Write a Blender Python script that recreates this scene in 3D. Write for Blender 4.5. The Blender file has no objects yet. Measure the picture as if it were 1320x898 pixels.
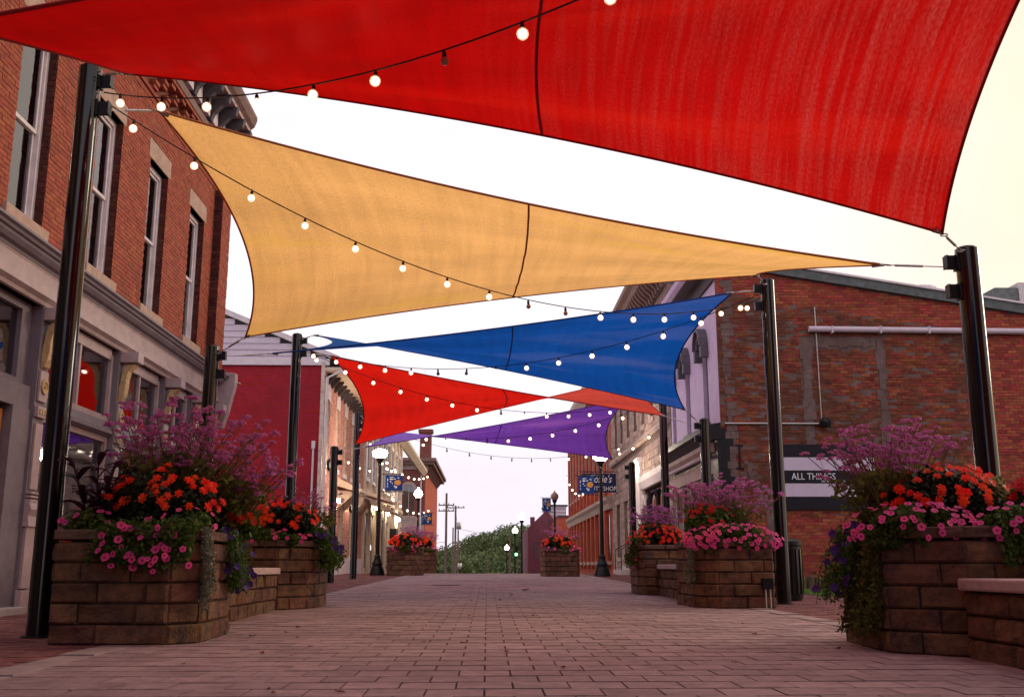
import bpy, math, random
import numpy as np
from mathutils import Vector, Matrix
R = math.radians
C = bpy.context.scene.collection
scn = bpy.context.scene

# ------------------------------------------------------------------ camera, world, sun, exposure
cam_d = bpy.data.cameras.new('camera'); cam = bpy.data.objects.new('camera', cam_d); C.objects.link(cam)
cam.location = (0, 0, .65); cam.rotation_euler = (R(90 + 11.976), 0, R(-1.3585))
cam_d.sensor_width = 36; cam_d.lens = 36; cam_d.clip_start = .05; cam_d.clip_end = 5000
cam_d.dof.use_dof = True; cam_d.dof.focus_distance = 12; cam_d.dof.aperture_fstop = 13
scn.camera = cam
scn.view_settings.view_transform = 'Standard'; scn.view_settings.look = 'None'
scn.view_settings.exposure = 0.28; scn.view_settings.gamma = 1
scn.cycles.max_bounces = 7; scn.cycles.diffuse_bounces = 4; scn.cycles.glossy_bounces = 3
scn.cycles.transparent_max_bounces = 8; scn.cycles.transmission_bounces = 4

SUN_EL, SUN_AZ = R(16), R(62)           # azimuth from +Y towards +X
w = bpy.data.worlds.new('World'); scn.world = w; w.use_nodes = True
nt = w.node_tree; nt.nodes.clear()
def N(t, **k):
    n = nt.nodes.new(t)
    for a, b in k.items(): setattr(n, a, b)
    return n
sky = N('ShaderNodeTexSky', sky_type='NISHITA', sun_disc=False, sun_elevation=SUN_EL, sun_rotation=SUN_AZ, dust_density=4.0, air_density=1.5)
bg1 = N('ShaderNodeBackground'); bg1.inputs[1].default_value = .08
nt.links.new(sky.outputs[0], bg1.inputs[0])
tc = N('ShaderNodeTexCoord'); nz = N('ShaderNodeTexNoise'); nz.inputs['Scale'].default_value = 2.2; nz.inputs['Detail'].default_value = 5
mp = N('ShaderNodeMapping'); mp.inputs['Scale'].default_value = (1, 1, 2.6)
nt.links.new(tc.outputs['Generated'], mp.inputs[0]); nt.links.new(mp.outputs[0], nz.inputs['Vector'])
cr = N('ShaderNodeValToRGB'); cr.color_ramp.elements[0].position = .3; cr.color_ramp.elements[1].position = .62
cr.color_ramp.elements[0].color = (.76, .69, .79, 1); cr.color_ramp.elements[1].color = (1.0, .925, 1.0, 1)
nt.links.new(nz.outputs['Fac'], cr.inputs[0])
dp = N('ShaderNodeVectorMath', operation='DOT_PRODUCT')
dp.inputs[1].default_value = (math.sin(SUN_AZ) * math.cos(SUN_EL), math.cos(SUN_AZ) * math.cos(SUN_EL), math.sin(SUN_EL))
nt.links.new(tc.outputs['Generated'], dp.inputs[0])
mr = N('ShaderNodeMapRange', interpolation_type='SMOOTHSTEP'); mr.inputs['From Min'].default_value = .60; mr.inputs['From Max'].default_value = 1.0
nt.links.new(dp.outputs['Value'], mr.inputs['Value'])
mx = N('ShaderNodeMixRGB'); mx.inputs[2].default_value = (1.0, .80, .52, 1)
nt.links.new(mr.outputs[0], mx.inputs[0]); nt.links.new(cr.outputs[0], mx.inputs[1])
bg2 = N('ShaderNodeBackground'); bg2.inputs[1].default_value = 1.05
nt.links.new(mx.outputs[0], bg2.inputs[0])
ms = N('ShaderNodeMixShader'); ms.inputs[0].default_value = .94      # overcast: thin cloud over the clear sky
nt.links.new(bg1.outputs[0], ms.inputs[1]); nt.links.new(bg2.outputs[0], ms.inputs[2])
wo = N('ShaderNodeOutputWorld'); nt.links.new(ms.outputs[0], wo.inputs[0])

sl = bpy.data.lights.new('sun', 'SUN'); sl.energy = .9; sl.angle = R(14); sl.color = (1, .84, .68)
sun = bpy.data.objects.new('sun', sl); C.objects.link(sun); sun.location = (20, 30, 30)
sun.rotation_euler = Vector((math.sin(SUN_AZ) * math.cos(SUN_EL), math.cos(SUN_AZ) * math.cos(SUN_EL), math.sin(SUN_EL))).to_track_quat('Z', 'Y').to_euler()

# ------------------------------------------------------------------ helpers
SL = .008713
def gz(y):
    if y <= 40: return SL * y
    if y <= 48: t = (y - 40) / 8; return SL * 40 + SL * 8 * t * (1 - t) - .16 * t * t
    if y <= 160: return SL * 40 - .16 - (y - 48) * .028
    return SL * 40 - .16 - 112 * .028
RL = {}                                     # world location of every root
CAM = Vector((0, 0, .65))

def thing(name, label, cat, loc=(0, 0, 0), group=None, kind=None):
    o = bpy.data.objects.new(name, None); C.objects.link(o); o.location = loc; o.empty_display_size = .2
    o['label'] = label; o['category'] = cat
    if group: o['group'] = group
    if kind: o['kind'] = kind
    RL[o.name] = Vector(loc); return o
def tag(o, label=None, cat=None, group=None, kind=None):
    if label: o['label'] = label
    if cat: o['category'] = cat
    if group: o['group'] = group
    if kind: o['kind'] = kind
    return o

class MB:
    def __init__(s): s.v = []; s.f = []; s.m = []; s.mi = 0
    def add(s, vs, fs):
        b = len(s.v); s.v.extend([tuple(p) for p in vs]); s.f.extend([tuple(i + b for i in f) for f in fs]); s.m.extend([s.mi] * len(fs)); return s
    def box(s, x0, x1, y0, y1, z0, z1, sl=False):
        if x0 > x1: x0, x1 = x1, x0
        if y0 > y1: y0, y1 = y1, y0
        return s.add([(x0, y0, z0), (x1, y0, z0), (x1, y1, z0), (x0, y1, z0), (x0, y0, z1), (x1, y0, z1), (x1, y1, z1), (x0, y1, z1)],
                     [(0, 3, 2, 1), (4, 5, 6, 7), (0, 1, 5, 4), (1, 2, 6, 5), (2, 3, 7, 6), (3, 0, 4, 7)])
    def obox(s, c, ax, ay, az, h):
        c = Vector(c); vs = []
        for k in (-1, 1):
            for j, i in ((-1, -1), (-1, 1), (1, 1), (1, -1)):
                vs.append(c + ax * (i * h[0]) + ay * (j * h[1]) + az * (k * h[2]))
        return s.add(vs, [(0, 3, 2, 1), (4, 5, 6, 7), (0, 1, 5, 4), (1, 2, 6, 5), (2, 3, 7, 6), (3, 0, 4, 7)])
    def tube(s, pts, r, n=6, cap=True):
        pts = [Vector(p) for p in pts]; rings = []
        rr = r if isinstance(r, (list, tuple)) else [r] * len(pts)
        up = None
        for i, p in enumerate(pts):
            d = (pts[min(i + 1, len(pts) - 1)] - pts[max(i - 1, 0)]).normalized()
            if up is None: up = Vector((0, 0, 1)) if abs(d.z) < .9 else Vector((1, 0, 0))
            a = d.cross(up).normalized(); b = a.cross(d); up = b
            rings.append([p + (a * math.cos(2 * math.pi * k / n) + b * math.sin(2 * math.pi * k / n)) * rr[i] for k in range(n)])
        vs = [q for g in rings for q in g]; fs = []
        for i in range(len(pts) - 1):
            for k in range(n): fs.append((i * n + k, i * n + (k + 1) % n, (i + 1) * n + (k + 1) % n, (i + 1) * n + k))
        if cap: fs.append(tuple(range(n - 1, -1, -1))); fs.append(tuple((len(pts) - 1) * n + k for k in range(n)))
        return s.add(vs, fs)
    def lathe(s, prof, c=(0, 0, 0), n=16):
        vs = []; fs = []
        for (r, z) in prof:
            for k in range(n): a = 2 * math.pi * k / n; vs.append((c[0] + r * math.cos(a), c[1] + r * math.sin(a), c[2] + z))
        for i in range(len(prof) - 1):
            for k in range(n): fs.append((i * n + k, i * n + (k + 1) % n, (i + 1) * n + (k + 1) % n, (i + 1) * n + k))
        fs.append(tuple(range(n - 1, -1, -1))); fs.append(tuple((len(prof) - 1) * n + k for k in range(n)))
        return s.add(vs, fs)
    def prism(s, poly, z0, z1):
        n = len(poly); vs = [(x, y, z0) for x, y in poly] + [(x, y, z1) for x, y in poly]
        fs = [tuple(range(n - 1, -1, -1)), tuple(range(n, 2 * n))] + [(i, (i + 1) % n, n + (i + 1) % n, n + i) for i in range(n)]
        return s.add(vs, fs)
    def profx(s, prof, y0, y1):              # prof: list of (x,z) extruded along y (facade mouldings)
        n = len(prof); vs = [(x, y0, z) for x, z in prof] + [(x, y1, z) for x, z in prof]
        fs = [tuple(range(n)), tuple(range(2 * n - 1, n - 1, -1))] + [(i, n + i, n + (i + 1) % n, (i + 1) % n) for i in range(n)]
        return s.add(vs, fs)
    def profy(s, prof, x0, x1):              # prof: list of (y,z) extruded along x
        n = len(prof); vs = [(x0, y, z) for y, z in prof] + [(x1, y, z) for y, z in prof]
        fs = [tuple(range(n)), tuple(range(2 * n - 1, n - 1, -1))] + [(i, n + i, n + (i + 1) % n, (i + 1) % n) for i in range(n)]
        return s.add(vs, fs)
    def build(s, name, mat, parent=None, smooth=False, kind=None, root=None, label=None, bevel=0):
        off = Vector((0, 0, 0)); p = parent
        while p is not None:
            off = RL.get(p.name, Vector((0, 0, 0))) if p.name in RL else off
            if p.parent is None: break
            p = p.parent
        if p is not None: off = RL[p.name]
        me = bpy.data.meshes.new(name)
        me.from_pydata([(a - off.x, b - off.y, c - off.z) for a, b, c in s.v], [], s.f)
        ml = mat if isinstance(mat, list) else [mat]
        for q in ml: me.materials.append(q)
        if len(ml) > 1: me.polygons.foreach_set('material_index', s.m)
        fixn(me)
        if smooth: me.polygons.foreach_set('use_smooth', [True] * len(me.polygons))
        me.update()
        o = bpy.data.objects.new(name, me); C.objects.link(o)
        if parent: o.parent = parent
        else: RL[o.name] = Vector((0, 0, 0))
        if kind: o['kind'] = kind
        if label: o['label'] = label
        if bevel:
            b = o.modifiers.new('bevel', 'BEVEL'); b.width = bevel; b.segments = 2; b.limit_method = 'ANGLE'; b.angle_limit = R(40)
        if smooth: shade_angle(me)
        return o
import bmesh
def fixn(me):
    if len(me.polygons) > 30000: return
    bm = bmesh.new(); bm.from_mesh(me); bmesh.ops.recalc_face_normals(bm, faces=bm.faces); bm.to_mesh(me); bm.free()
def shade_angle(me):
    try: me.set_sharp_from_angle(angle=R(38))
    except Exception: pass
def inst(name, me, loc, parent, rot=None, scale=None, label=None):
    o = bpy.data.objects.new(name, me); C.objects.link(o); o.parent = parent
    p = parent
    while p.parent is not None: p = p.parent
    o.location = Vector(loc) - RL[p.name] if p.name in RL else Vector(loc)
    if rot is not None: o.rotation_euler = rot
    if scale is not None: o.scale = scale
    if label: o['label'] = label
    return o
def mesh_of(mb, name, mat, smooth=False):
    me = bpy.data.meshes.new(name); me.from_pydata(mb.v, [], mb.f)
    ml = mat if isinstance(mat, list) else [mat]
    for q in ml: me.materials.append(q)
    if len(ml) > 1: me.polygons.foreach_set('material_index', mb.m)
    if smooth: me.polygons.foreach_set('use_smooth', [True] * len(me.polygons))
    me.update(); return me

# ------------------------------------------------------------------ materials
def mat(name, col, rough=.6, var=.15, scale=6, bump=.0, bscale=40, metal=0, spec=.22, col2=None, island=0.0, coat=0, stretch=None, patch=None, pscale=.8, pthr=(.55, .62)):
    m = bpy.data.materials.new(name); m.use_nodes = True; t = m.node_tree; b = t.nodes['Principled BSDF']
    b.inputs['Roughness'].default_value = rough; b.inputs['Metallic'].default_value = metal
    b.inputs['Specular IOR Level'].default_value = spec; b.inputs['Coat Weight'].default_value = coat
    n = t.nodes.new; L = t.links.new
    co = n('ShaderNodeNewGeometry')
    src = co.outputs['Position']
    if stretch:
        mpp = n('ShaderNodeMapping'); mpp.inputs['Scale'].default_value = stretch; L(src, mpp.inputs[0]); src = mpp.outputs[0]
    nz = n('ShaderNodeTexNoise'); nz.inputs['Scale'].default_value = scale; nz.inputs['Detail'].default_value = 6; nz.inputs['Roughness'].default_value = .65
    L(src, nz.inputs['Vector'])
    c2 = col2 or tuple(c * (1 - var * 1.6) for c in col); c1 = tuple(min(1, c * (1 + var * .7)) for c in col)
    r = n('ShaderNodeValToRGB'); r.color_ramp.elements[0].position = .32; r.color_ramp.elements[1].position = .68
    r.color_ramp.elements[0].color = (*c2, 1); r.color_ramp.elements[1].color = (*c1, 1)
    L(nz.outputs['Fac'], r.inputs[0]); out = r.outputs[0]
    if island:
        oi = n('ShaderNodeObjectInfo'); ad = n('ShaderNodeMath'); ad.operation = 'ADD'; L(co.outputs['Random Per Island'], ad.inputs[0]); L(oi.outputs['Random'], ad.inputs[1])
        fr = n('ShaderNodeMath'); fr.operation = 'FRACT'; L(ad.outputs[0], fr.inputs[0])
        mrr = n('ShaderNodeMapRange'); mrr.inputs['To Min'].default_value = 1 - island; mrr.inputs['To Max'].default_value = 1 + island * .7; L(fr.outputs[0], mrr.inputs[0])
        hs = n('ShaderNodeHueSaturation'); L(out, hs.inputs['Color']); L(mrr.outputs[0], hs.inputs['Value'])
        mr2 = n('ShaderNodeMapRange'); mr2.inputs['To Min'].default_value = .5 - island * .05; mr2.inputs['To Max'].default_value = .5 + island * .05
        f2 = n('ShaderNodeMath'); f2.operation = 'MULTIPLY'; f2.inputs[1].default_value = 7.31; L(fr.outputs[0], f2.inputs[0])
        f3 = n('ShaderNodeMath'); f3.operation = 'FRACT'; L(f2.outputs[0], f3.inputs[0]); L(f3.outputs[0], mr2.inputs[0]); L(mr2.outputs[0], hs.inputs['Hue'])
        out = hs.outputs[0]
    if patch:
        for i, (pc, ps, p0, p1, amt) in enumerate(patch):
            pn = n('ShaderNodeTexNoise'); pn.inputs['Scale'].default_value = ps; pn.inputs['Detail'].default_value = 9; pn.inputs['Roughness'].default_value = .7
            mp2 = n('ShaderNodeMapping'); mp2.inputs['Location'].default_value = (i * 13.7, 3.1 * i, i * 5.5); L(co.outputs['Position'], mp2.inputs[0]); L(mp2.outputs[0], pn.inputs['Vector'])
            q = n('ShaderNodeMapRange'); q.inputs['From Min'].default_value = p0; q.inputs['From Max'].default_value = p1; q.inputs['To Max'].default_value = amt; L(pn.outputs['Fac'], q.inputs[0])
            mm = n('ShaderNodeMixRGB'); L(q.outputs[0], mm.inputs[0]); L(out, mm.inputs[1]); mm.inputs[2].default_value = (*pc, 1); out = mm.outputs[0]
    L(out, b.inputs['Base Color'])
    if bump:
        bn = n('ShaderNodeTexNoise'); bn.inputs['Scale'].default_value = bscale; bn.inputs['Detail'].default_value = 5; L(src, bn.inputs['Vector'])
        bp = n('ShaderNodeBump'); bp.inputs['Strength'].default_value = bump; bp.inputs['Distance'].default_value = .01; L(bn.outputs['Fac'], bp.inputs['Height']); L(bp.outputs[0], b.inputs['Normal'])
    return m
def emis(name, col, st):
    m = bpy.data.materials.new(name); m.use_nodes = True; t = m.node_tree; b = t.nodes['Principled BSDF']
    b.inputs['Base Color'].default_value = (*col, 1); b.inputs['Emission Color'].default_value = (*col, 1); b.inputs['Emission Strength'].default_value = st; return m
def glassm(name, tint, refl=.12):
    m = bpy.data.materials.new(name); m.use_nodes = True; t = m.node_tree; t.nodes.clear(); n = t.nodes.new; L = t.links.new
    tr = n('ShaderNodeBsdfTransparent'); tr.inputs[0].default_value = (*tint, 1)
    gl = n('ShaderNodeBsdfGlossy'); gl.inputs['Roughness'].default_value = .03; gl.inputs[0].default_value = (.9, .9, .95, 1)
    lw = n('ShaderNodeFresnel'); lw.inputs[0].default_value = 1.6
    nz = n('ShaderNodeTexNoise'); nz.inputs['Scale'].default_value = 1.3; bp = n('ShaderNodeBump'); bp.inputs['Strength'].default_value = .12; bp.inputs['Distance'].default_value = .05
    L(nz.outputs['Fac'], bp.inputs['Height']); L(bp.outputs[0], gl.inputs['Normal'])
    ad = n('ShaderNodeMath'); ad.operation = 'ADD'; ad.inputs[1].default_value = refl; ad.use_clamp = True; L(lw.outputs[0], ad.inputs[0])
    mx = n('ShaderNodeMixShader'); L(ad.outputs[0], mx.inputs[0]); L(tr.outputs[0], mx.inputs[1]); L(gl.outputs[0], mx.inputs[2])
    o = n('ShaderNodeOutputMaterial'); L(mx.outputs[0], o.inputs[0]); return m
def shellm():  # glass shell given a faint warm emission to paint a halo round the bulb
    m = bpy.data.materials.new('bulb_halo_glass'); m.use_nodes = True; t = m.node_tree; t.nodes.clear(); n = t.nodes.new; L = t.links.new
    tr = n('ShaderNodeBsdfTransparent'); e = n('ShaderNodeEmission'); e.inputs[0].default_value = (1.0, .55, .28, 1); e.inputs[1].default_value = 1.5
    mx = n('ShaderNodeMixShader'); mx.inputs[0].default_value = .38; L(tr.outputs[0], mx.inputs[1]); L(e.outputs[0], mx.inputs[2]); o = n('ShaderNodeOutputMaterial'); L(mx.outputs[0], o.inputs[0]); return m
def fabric(name, col, tcol, seedv, tw=.62, sun_sheen=None, glow=None):
    m = bpy.data.materials.new(name); m.use_nodes = True; t = m.node_tree; t.nodes.clear(); n = t.nodes.new; L = t.links.new
    uv = n('ShaderNodeUVMap')
    mp = n('ShaderNodeMapping'); mp.inputs['Scale'].default_value = (46, 2.2, 1); mp.inputs['Rotation'].default_value = (0, 0, .18); mp.inputs['Location'].default_value = (seedv, seedv * 2, 0); L(uv.outputs[0], mp.inputs[0])
    st = n('ShaderNodeTexNoise'); st.inputs['Scale'].default_value = 1; st.inputs['Detail'].default_value = 5; st.inputs['Distortion'].default_value = .25; L(mp.outputs[0], st.inputs['Vector'])
    mp3 = n('ShaderNodeMapping'); mp3.inputs['Scale'].default_value = (2.2, 5, 1); mp3.inputs['Location'].default_value = (seedv * 3, seedv, 0); L(uv.outputs[0], mp3.inputs[0])
    bg = n('ShaderNodeTexNoise'); bg.inputs['Scale'].default_value = 1; bg.inputs['Detail'].default_value = 3; L(mp3.outputs[0], bg.inputs['Vector'])
    wv = n('ShaderNodeTexNoise'); wv.inputs['Scale'].default_value = 420; wv.inputs['Detail'].default_value = 1; mp4 = n('ShaderNodeMapping'); mp4.inputs['Scale'].default_value = (1, .22, 1); L(uv.outputs[0], mp4.inputs[0]); L(mp4.outputs[0], wv.inputs['Vector'])
    def mul(a, lo, hi, f0=.25, f1=.75):
        q = n('ShaderNodeMapRange'); q.inputs['From Min'].default_value = f0; q.inputs['From Max'].default_value = f1; q.inputs['To Min'].default_value = lo; q.inputs['To Max'].default_value = hi; L(a, q.inputs[0]); return q.outputs[0]
    a = mul(st.outputs['Fac'], .88, 1.10); b_ = mul(bg.outputs['Fac'], .84, 1.16); c_ = mul(wv.outputs['Fac'], .88, 1.12)
    p = n('ShaderNodeMath'); p.operation = 'MULTIPLY'; L(a, p.inputs[0]); L(b_, p.inputs[1])
    p2 = n('ShaderNodeMath'); p2.operation = 'MULTIPLY'; L(p.outputs[0], p2.inputs[0]); L(c_, p2.inputs[1])
    def tint(cc):
        v = n('ShaderNodeVectorMath'); v.operation = 'SCALE'; v.inputs[0].default_value = cc; L(p2.outputs[0], v.inputs['Scale']); return v.outputs[0]
    dcol = tint(col); tcl = tint(tcol)
    if glow:        # sunlight coming through the cloth, painted as long soft bands of brighter tint
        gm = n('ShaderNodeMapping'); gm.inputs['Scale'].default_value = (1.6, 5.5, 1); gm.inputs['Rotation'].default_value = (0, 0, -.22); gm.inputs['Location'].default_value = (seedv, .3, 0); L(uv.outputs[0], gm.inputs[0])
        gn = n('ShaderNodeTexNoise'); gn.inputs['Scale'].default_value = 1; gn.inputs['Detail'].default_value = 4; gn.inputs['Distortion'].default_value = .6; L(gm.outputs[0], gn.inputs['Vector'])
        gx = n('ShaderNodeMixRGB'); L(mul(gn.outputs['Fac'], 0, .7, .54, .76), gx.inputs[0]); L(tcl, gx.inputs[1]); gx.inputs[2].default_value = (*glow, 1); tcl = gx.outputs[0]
    if sun_sheen:        # sun sheen painted as pale streaks along the threads, stronger to the right
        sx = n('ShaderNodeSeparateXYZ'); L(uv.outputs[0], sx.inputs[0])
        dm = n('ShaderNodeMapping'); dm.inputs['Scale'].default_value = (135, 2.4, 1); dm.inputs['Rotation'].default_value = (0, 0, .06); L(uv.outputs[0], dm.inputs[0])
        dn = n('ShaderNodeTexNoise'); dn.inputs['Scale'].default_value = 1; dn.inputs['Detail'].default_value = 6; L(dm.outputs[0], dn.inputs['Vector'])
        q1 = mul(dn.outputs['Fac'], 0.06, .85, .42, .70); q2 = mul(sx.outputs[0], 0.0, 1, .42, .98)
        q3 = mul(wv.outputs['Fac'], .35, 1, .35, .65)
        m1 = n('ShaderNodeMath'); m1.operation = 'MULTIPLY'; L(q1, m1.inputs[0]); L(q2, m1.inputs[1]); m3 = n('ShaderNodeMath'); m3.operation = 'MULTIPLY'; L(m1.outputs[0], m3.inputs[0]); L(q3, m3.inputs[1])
        dx = n('ShaderNodeMixRGB'); L(m3.outputs[0], dx.inputs[0]); L(dcol, dx.inputs[1]); dx.inputs[2].default_value = (*sun_sheen, 1); dcol = dx.outputs[0]
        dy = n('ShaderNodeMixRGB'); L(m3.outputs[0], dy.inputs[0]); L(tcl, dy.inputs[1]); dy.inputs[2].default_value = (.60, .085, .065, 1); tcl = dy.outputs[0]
    d = n('ShaderNodeBsdfDiffuse'); L(dcol, d.inputs[0])
    tr = n('ShaderNodeBsdfTranslucent'); L(tcl, tr.inputs[0])
    bp = n('ShaderNodeBump'); bp.inputs['Strength'].default_value = .35; bp.inputs['Distance'].default_value = .03; L(st.outputs['Fac'], bp.inputs['Height']); L(bp.outputs[0], d.inputs['Normal']); L(bp.outputs[0], tr.inputs['Normal'])
    mx = n('ShaderNodeMixShader'); mx.inputs[0].default_value = tw; L(d.outputs[0], mx.inputs[1]); L(tr.outputs[0], mx.inputs[2])
    gl = n('ShaderNodeBsdfGlossy'); gl.inputs['Roughness'].default_value = .5; gl.inputs[0].default_value = (.8, .8, .8, 1)
    m2 = n('ShaderNodeMixShader'); m2.inputs[0].default_value = .025; L(mx.outputs[0], m2.inputs[1]); L(gl.outputs[0], m2.inputs[2])
    o = n('ShaderNodeOutputMaterial'); L(m2.outputs[0], o.inputs[0]); return m
def leafm(name, col, tl=.35, var=.5, rough=.5, scale=3.0):
    m = bpy.data.materials.new(name); m.use_nodes = True; t = m.node_tree; t.nodes.clear(); n = t.nodes.new; L = t.links.new
    g = n('ShaderNodeNewGeometry'); oi = n('ShaderNodeObjectInfo')
    ad = n('ShaderNodeMath'); ad.operation = 'ADD'; L(g.outputs['Random Per Island'], ad.inputs[0]); L(oi.outputs['Random'], ad.inputs[1])
    fr = n('ShaderNodeMath'); fr.operation = 'FRACT'; L(ad.outputs[0], fr.inputs[0])
    q = n('ShaderNodeMapRange'); q.inputs['To Min'].default_value = 1 - var; q.inputs['To Max'].default_value = 1 + var; L(fr.outputs[0], q.inputs[0])
    hs = n('ShaderNodeHueSaturation'); hs.inputs['Color'].default_value = (*col, 1); L(q.outputs[0], hs.inputs['Value'])
    q2 = n('ShaderNodeMapRange'); q2.inputs['To Min'].default_value = .47; q2.inputs['To Max'].default_value = .53; 
    nn = n('ShaderNodeTexNoise'); nn.inputs['Scale'].default_value = scale; L(g.outputs['Position'], nn.inputs['Vector']); L(nn.outputs['Fac'], q2.inputs[0]); L(q2.outputs[0], hs.inputs['Hue'])
    p = n('ShaderNodeBsdfPrincipled'); p.inputs['Roughness'].default_value = rough; p.inputs['Specular IOR Level'].default_value = .25; L(hs.outputs[0], p.inputs['Base Color'])
    tr = n('ShaderNodeBsdfTranslucent'); L(hs.outputs[0], tr.inputs[0])
    mx = n('ShaderNodeMixShader'); mx.inputs[0].default_value = tl; L(p.outputs[0], mx.inputs[1]); L(tr.outputs[0], mx.inputs[2])
    o = n('ShaderNodeOutputMaterial'); L(mx.outputs[0], o.inputs[0]); return m

M = {}
M['paver'] = mat('paver_concrete', (.39, .262, .262), .8, .2, 9, .5, 120, island=.15, patch=[((.14, .085, .09), .55, .47, .72, .6), ((.10, .06, .06), 3.1, .62, .70, .45), ((.46, .33, .32), 30, .62, .7, .3)])
M['paver_red'] = mat('sidewalk_brick', (.24, .09, .085), .8, .22, 9, .5, 120, island=.28, patch=[((.08, .04, .05), 1.1, .5, .75, .5)])
M['bed'] = mat('joint_sand', (.085, .052, .052), .95, .2, 20)
M['band'] = mat('concrete_band', (.36, .265, .255), .85, .18, 5, .3, 60, patch=[((.15, .10, .11), 2.2, .52, .7, .6)])
M['ground'] = mat('ground_soil', (.10, .085, .06), .95, .3, 1)
M['asphalt'] = mat('asphalt', (.05, .05, .052), .9, .2, 3, .3, 80)
M['conc'] = mat('pale_concrete', (.42, .37, .36), .85, .14, 4, .3, 60)
M['block'] = mat('planter_block', (.175, .084, .046), .92, .3, 7, 1.4, 42, island=.30, col2=(.055, .034, .030), patch=[((.19, .095, .045), 3.0, .5, .68, .5), ((.05, .04, .045), 1.7, .56, .7, .6)])
M['blockcap'] = mat('planter_cap', (.13, .075, .058), .9, .25, 7, .8, 45, island=.2)
M['benchcap'] = mat('bench_stone', (.50, .36, .34), .8, .14, 12, .4, 70)
M['soil'] = mat('potting_soil', (.03, .02, .015), 1, .3, 20, .8, 30)
M['brickL'] = mat('left_brick', (.36, .088, .048), .85, .16, 12, .5, 130, island=.15, patch=[((.13, .045, .04), .9, .52, .75, .45), ((.42, .25, .2), 9, .66, .74, .3)])
M['mortarL'] = mat('left_mortar', (.21, .085, .062), .95, .2, 20)
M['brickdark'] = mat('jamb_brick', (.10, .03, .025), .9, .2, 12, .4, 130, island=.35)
M['brickR'] = mat('old_brick', (.29, .068, .034), .9, .25, 10, .6, 110, island=.36, patch=[((.085, .042, .028), 1.0, .43, .56, .68), ((.33, .10, .045), 1.6, .56, .68, .5), ((.22, .17, .15), 6.6, .68, .72, .35)])
M['brickR2'] = mat('newer_brick', (.36, .075, .042), .9, .2, 10, .5, 110, island=.3)
M['mortarR'] = mat('old_mortar', (.19, .13, .115), .95, .3, 8, .8, 60, patch=[((.12, .07, .06), 2.0, .45, .6, .7)])
M['redpaint'] = mat('red_painted_brick', (.40, .012, .026), .55, .15, 4, .5, 90, island=.10, patch=[((.17, .01, .02), .5, .5, .7, .5), ((.5, .2, .2), 14, .70, .74, .35)])
M['redmortar'] = mat('red_painted_joint', (.30, .012, .022), .7, .2, 6)
M['pinkbrick'] = mat('pale_street_brick', (.58, .27, .22), .85, .2, 10, .4, 90, island=.3)
M['pinkmortar'] = mat('pale_street_joint', (.68, .54, .47), .95, .2, 6)
M['lintel'] = mat('sandstone_lintel', (.46, .31, .24), .85, .15, 8, .4, 60, patch=[((.26, .17, .14), 3, .55, .7, .5)])
M['winpaint'] = mat('window_paint', (.70, .61, .61), .5, .12, 6, .15, 60, patch=[((.33, .25, .26), 9, .6, .72, .4)])
M['store'] = mat('storefront_paint', (.20, .165, .19), .5, .12, 5, .15, 50, patch=[((.18, .14, .17), 5, .6, .72, .4)])
M['store2'] = mat('storefront_trim', (.46, .345, .345), .5, .12, 5, .15, 50)
M['goldtrim'] = mat('gold_leaf_trim', (.60, .40, .20), .45, .2, 14, .6, 60)
M['cornice_d'] = mat('dark_cornice', (.10, .085, .095), .7, .2, 8, .3, 40)
M['cornice_b'] = mat('brown_cornice', (.22, .13, .11), .7, .2, 8, .3, 40)
M['wood'] = mat('varnished_wood', (.48, .18, .035), .35, .3, 3, .2, 30, stretch=(6, 6, .6), coat=.3)
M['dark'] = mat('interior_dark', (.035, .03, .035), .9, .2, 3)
M['interior'] = mat('interior_wall', (.10, .065, .05), .9, .3, 1)
M['glass'] = glassm('window_glass', (.45, .42, .45), .16)
M['glassw'] = glassm('sash_glass', (.8, .78, .78), .06)
M['glassd'] = glassm('dark_glass', (.2, .19, .21), .10)
M['blackpole'] = mat('black_enamel', (.004, .0035, .004), .13, .1, 3, spec=.5)
M['blackm'] = mat('black_iron', (.012, .011, .013), .4, .2, 12, .1, 60)
M['steel'] = mat('galvanised_steel', (.45, .40, .38), .35, .2, 20, metal=.8)
M['cable'] = mat('cable_rubber', (.02, .017, .016), .6, .1, 5)
M['bulb'] = emis('lit_bulb', (1.0, .80, .62), 14)
M['bulbshell'] = shellm()
M['bulboff'] = mat('unlit_bulb', (.35, .20, .16), .15, .1, 5)
M['globe'] = emis('lit_globe', (1.0, .82, .62), 70)
M['wlamp'] = emis('wall_lamp', (1.0, .78, .52), 160)
M['globe2'] = emis('lit_globe_far', (1.0, .84, .74), 6)
M['lilac'] = mat('lilac_paint', (.58, .44, .62), .7, .08, 3, .2, 60, patch=[((.45, .33, .48), 1.2, .55, .75, .4)])
M['white'] = mat('white_siding', (.62, .53, .60), .6, .07, 3)
M['whitetrim'] = mat('white_trim', (.72, .64, .66), .5, .08, 6)
M['greyhood'] = mat('grey_hood', (.13, .115, .14), .6, .15, 8, .2, 40)
M['blackshop'] = mat('black_shopfront', (.014, .012, .014), .45, .2, 8, .1, 40)
M['cream'] = mat('cream_stucco', (.62, .47, .36), .85, .12, 2.5, .3, 40, patch=[((.45, .32, .24), 1.6, .55, .72, .4)])
M['creamtrim'] = mat('cream_trim', (.70, .56, .43), .7, .1, 5)
M['stone'] = mat('ashlar_stone', (.42, .30, .26), .9, .2, 5, .6, 50, island=.25)
M['stonej'] = mat('ashlar_joint', (.20, .145, .13), .95, .2, 6)
M['orange'] = mat('orange_brick', (.46, .10, .055), .85, .15, 3, .4, 60, patch=[((.30, .06, .04), .8, .5, .7, .5)])
M['tan'] = mat('tan_trim', (.45, .33, .29), .8, .15, 4)
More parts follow.
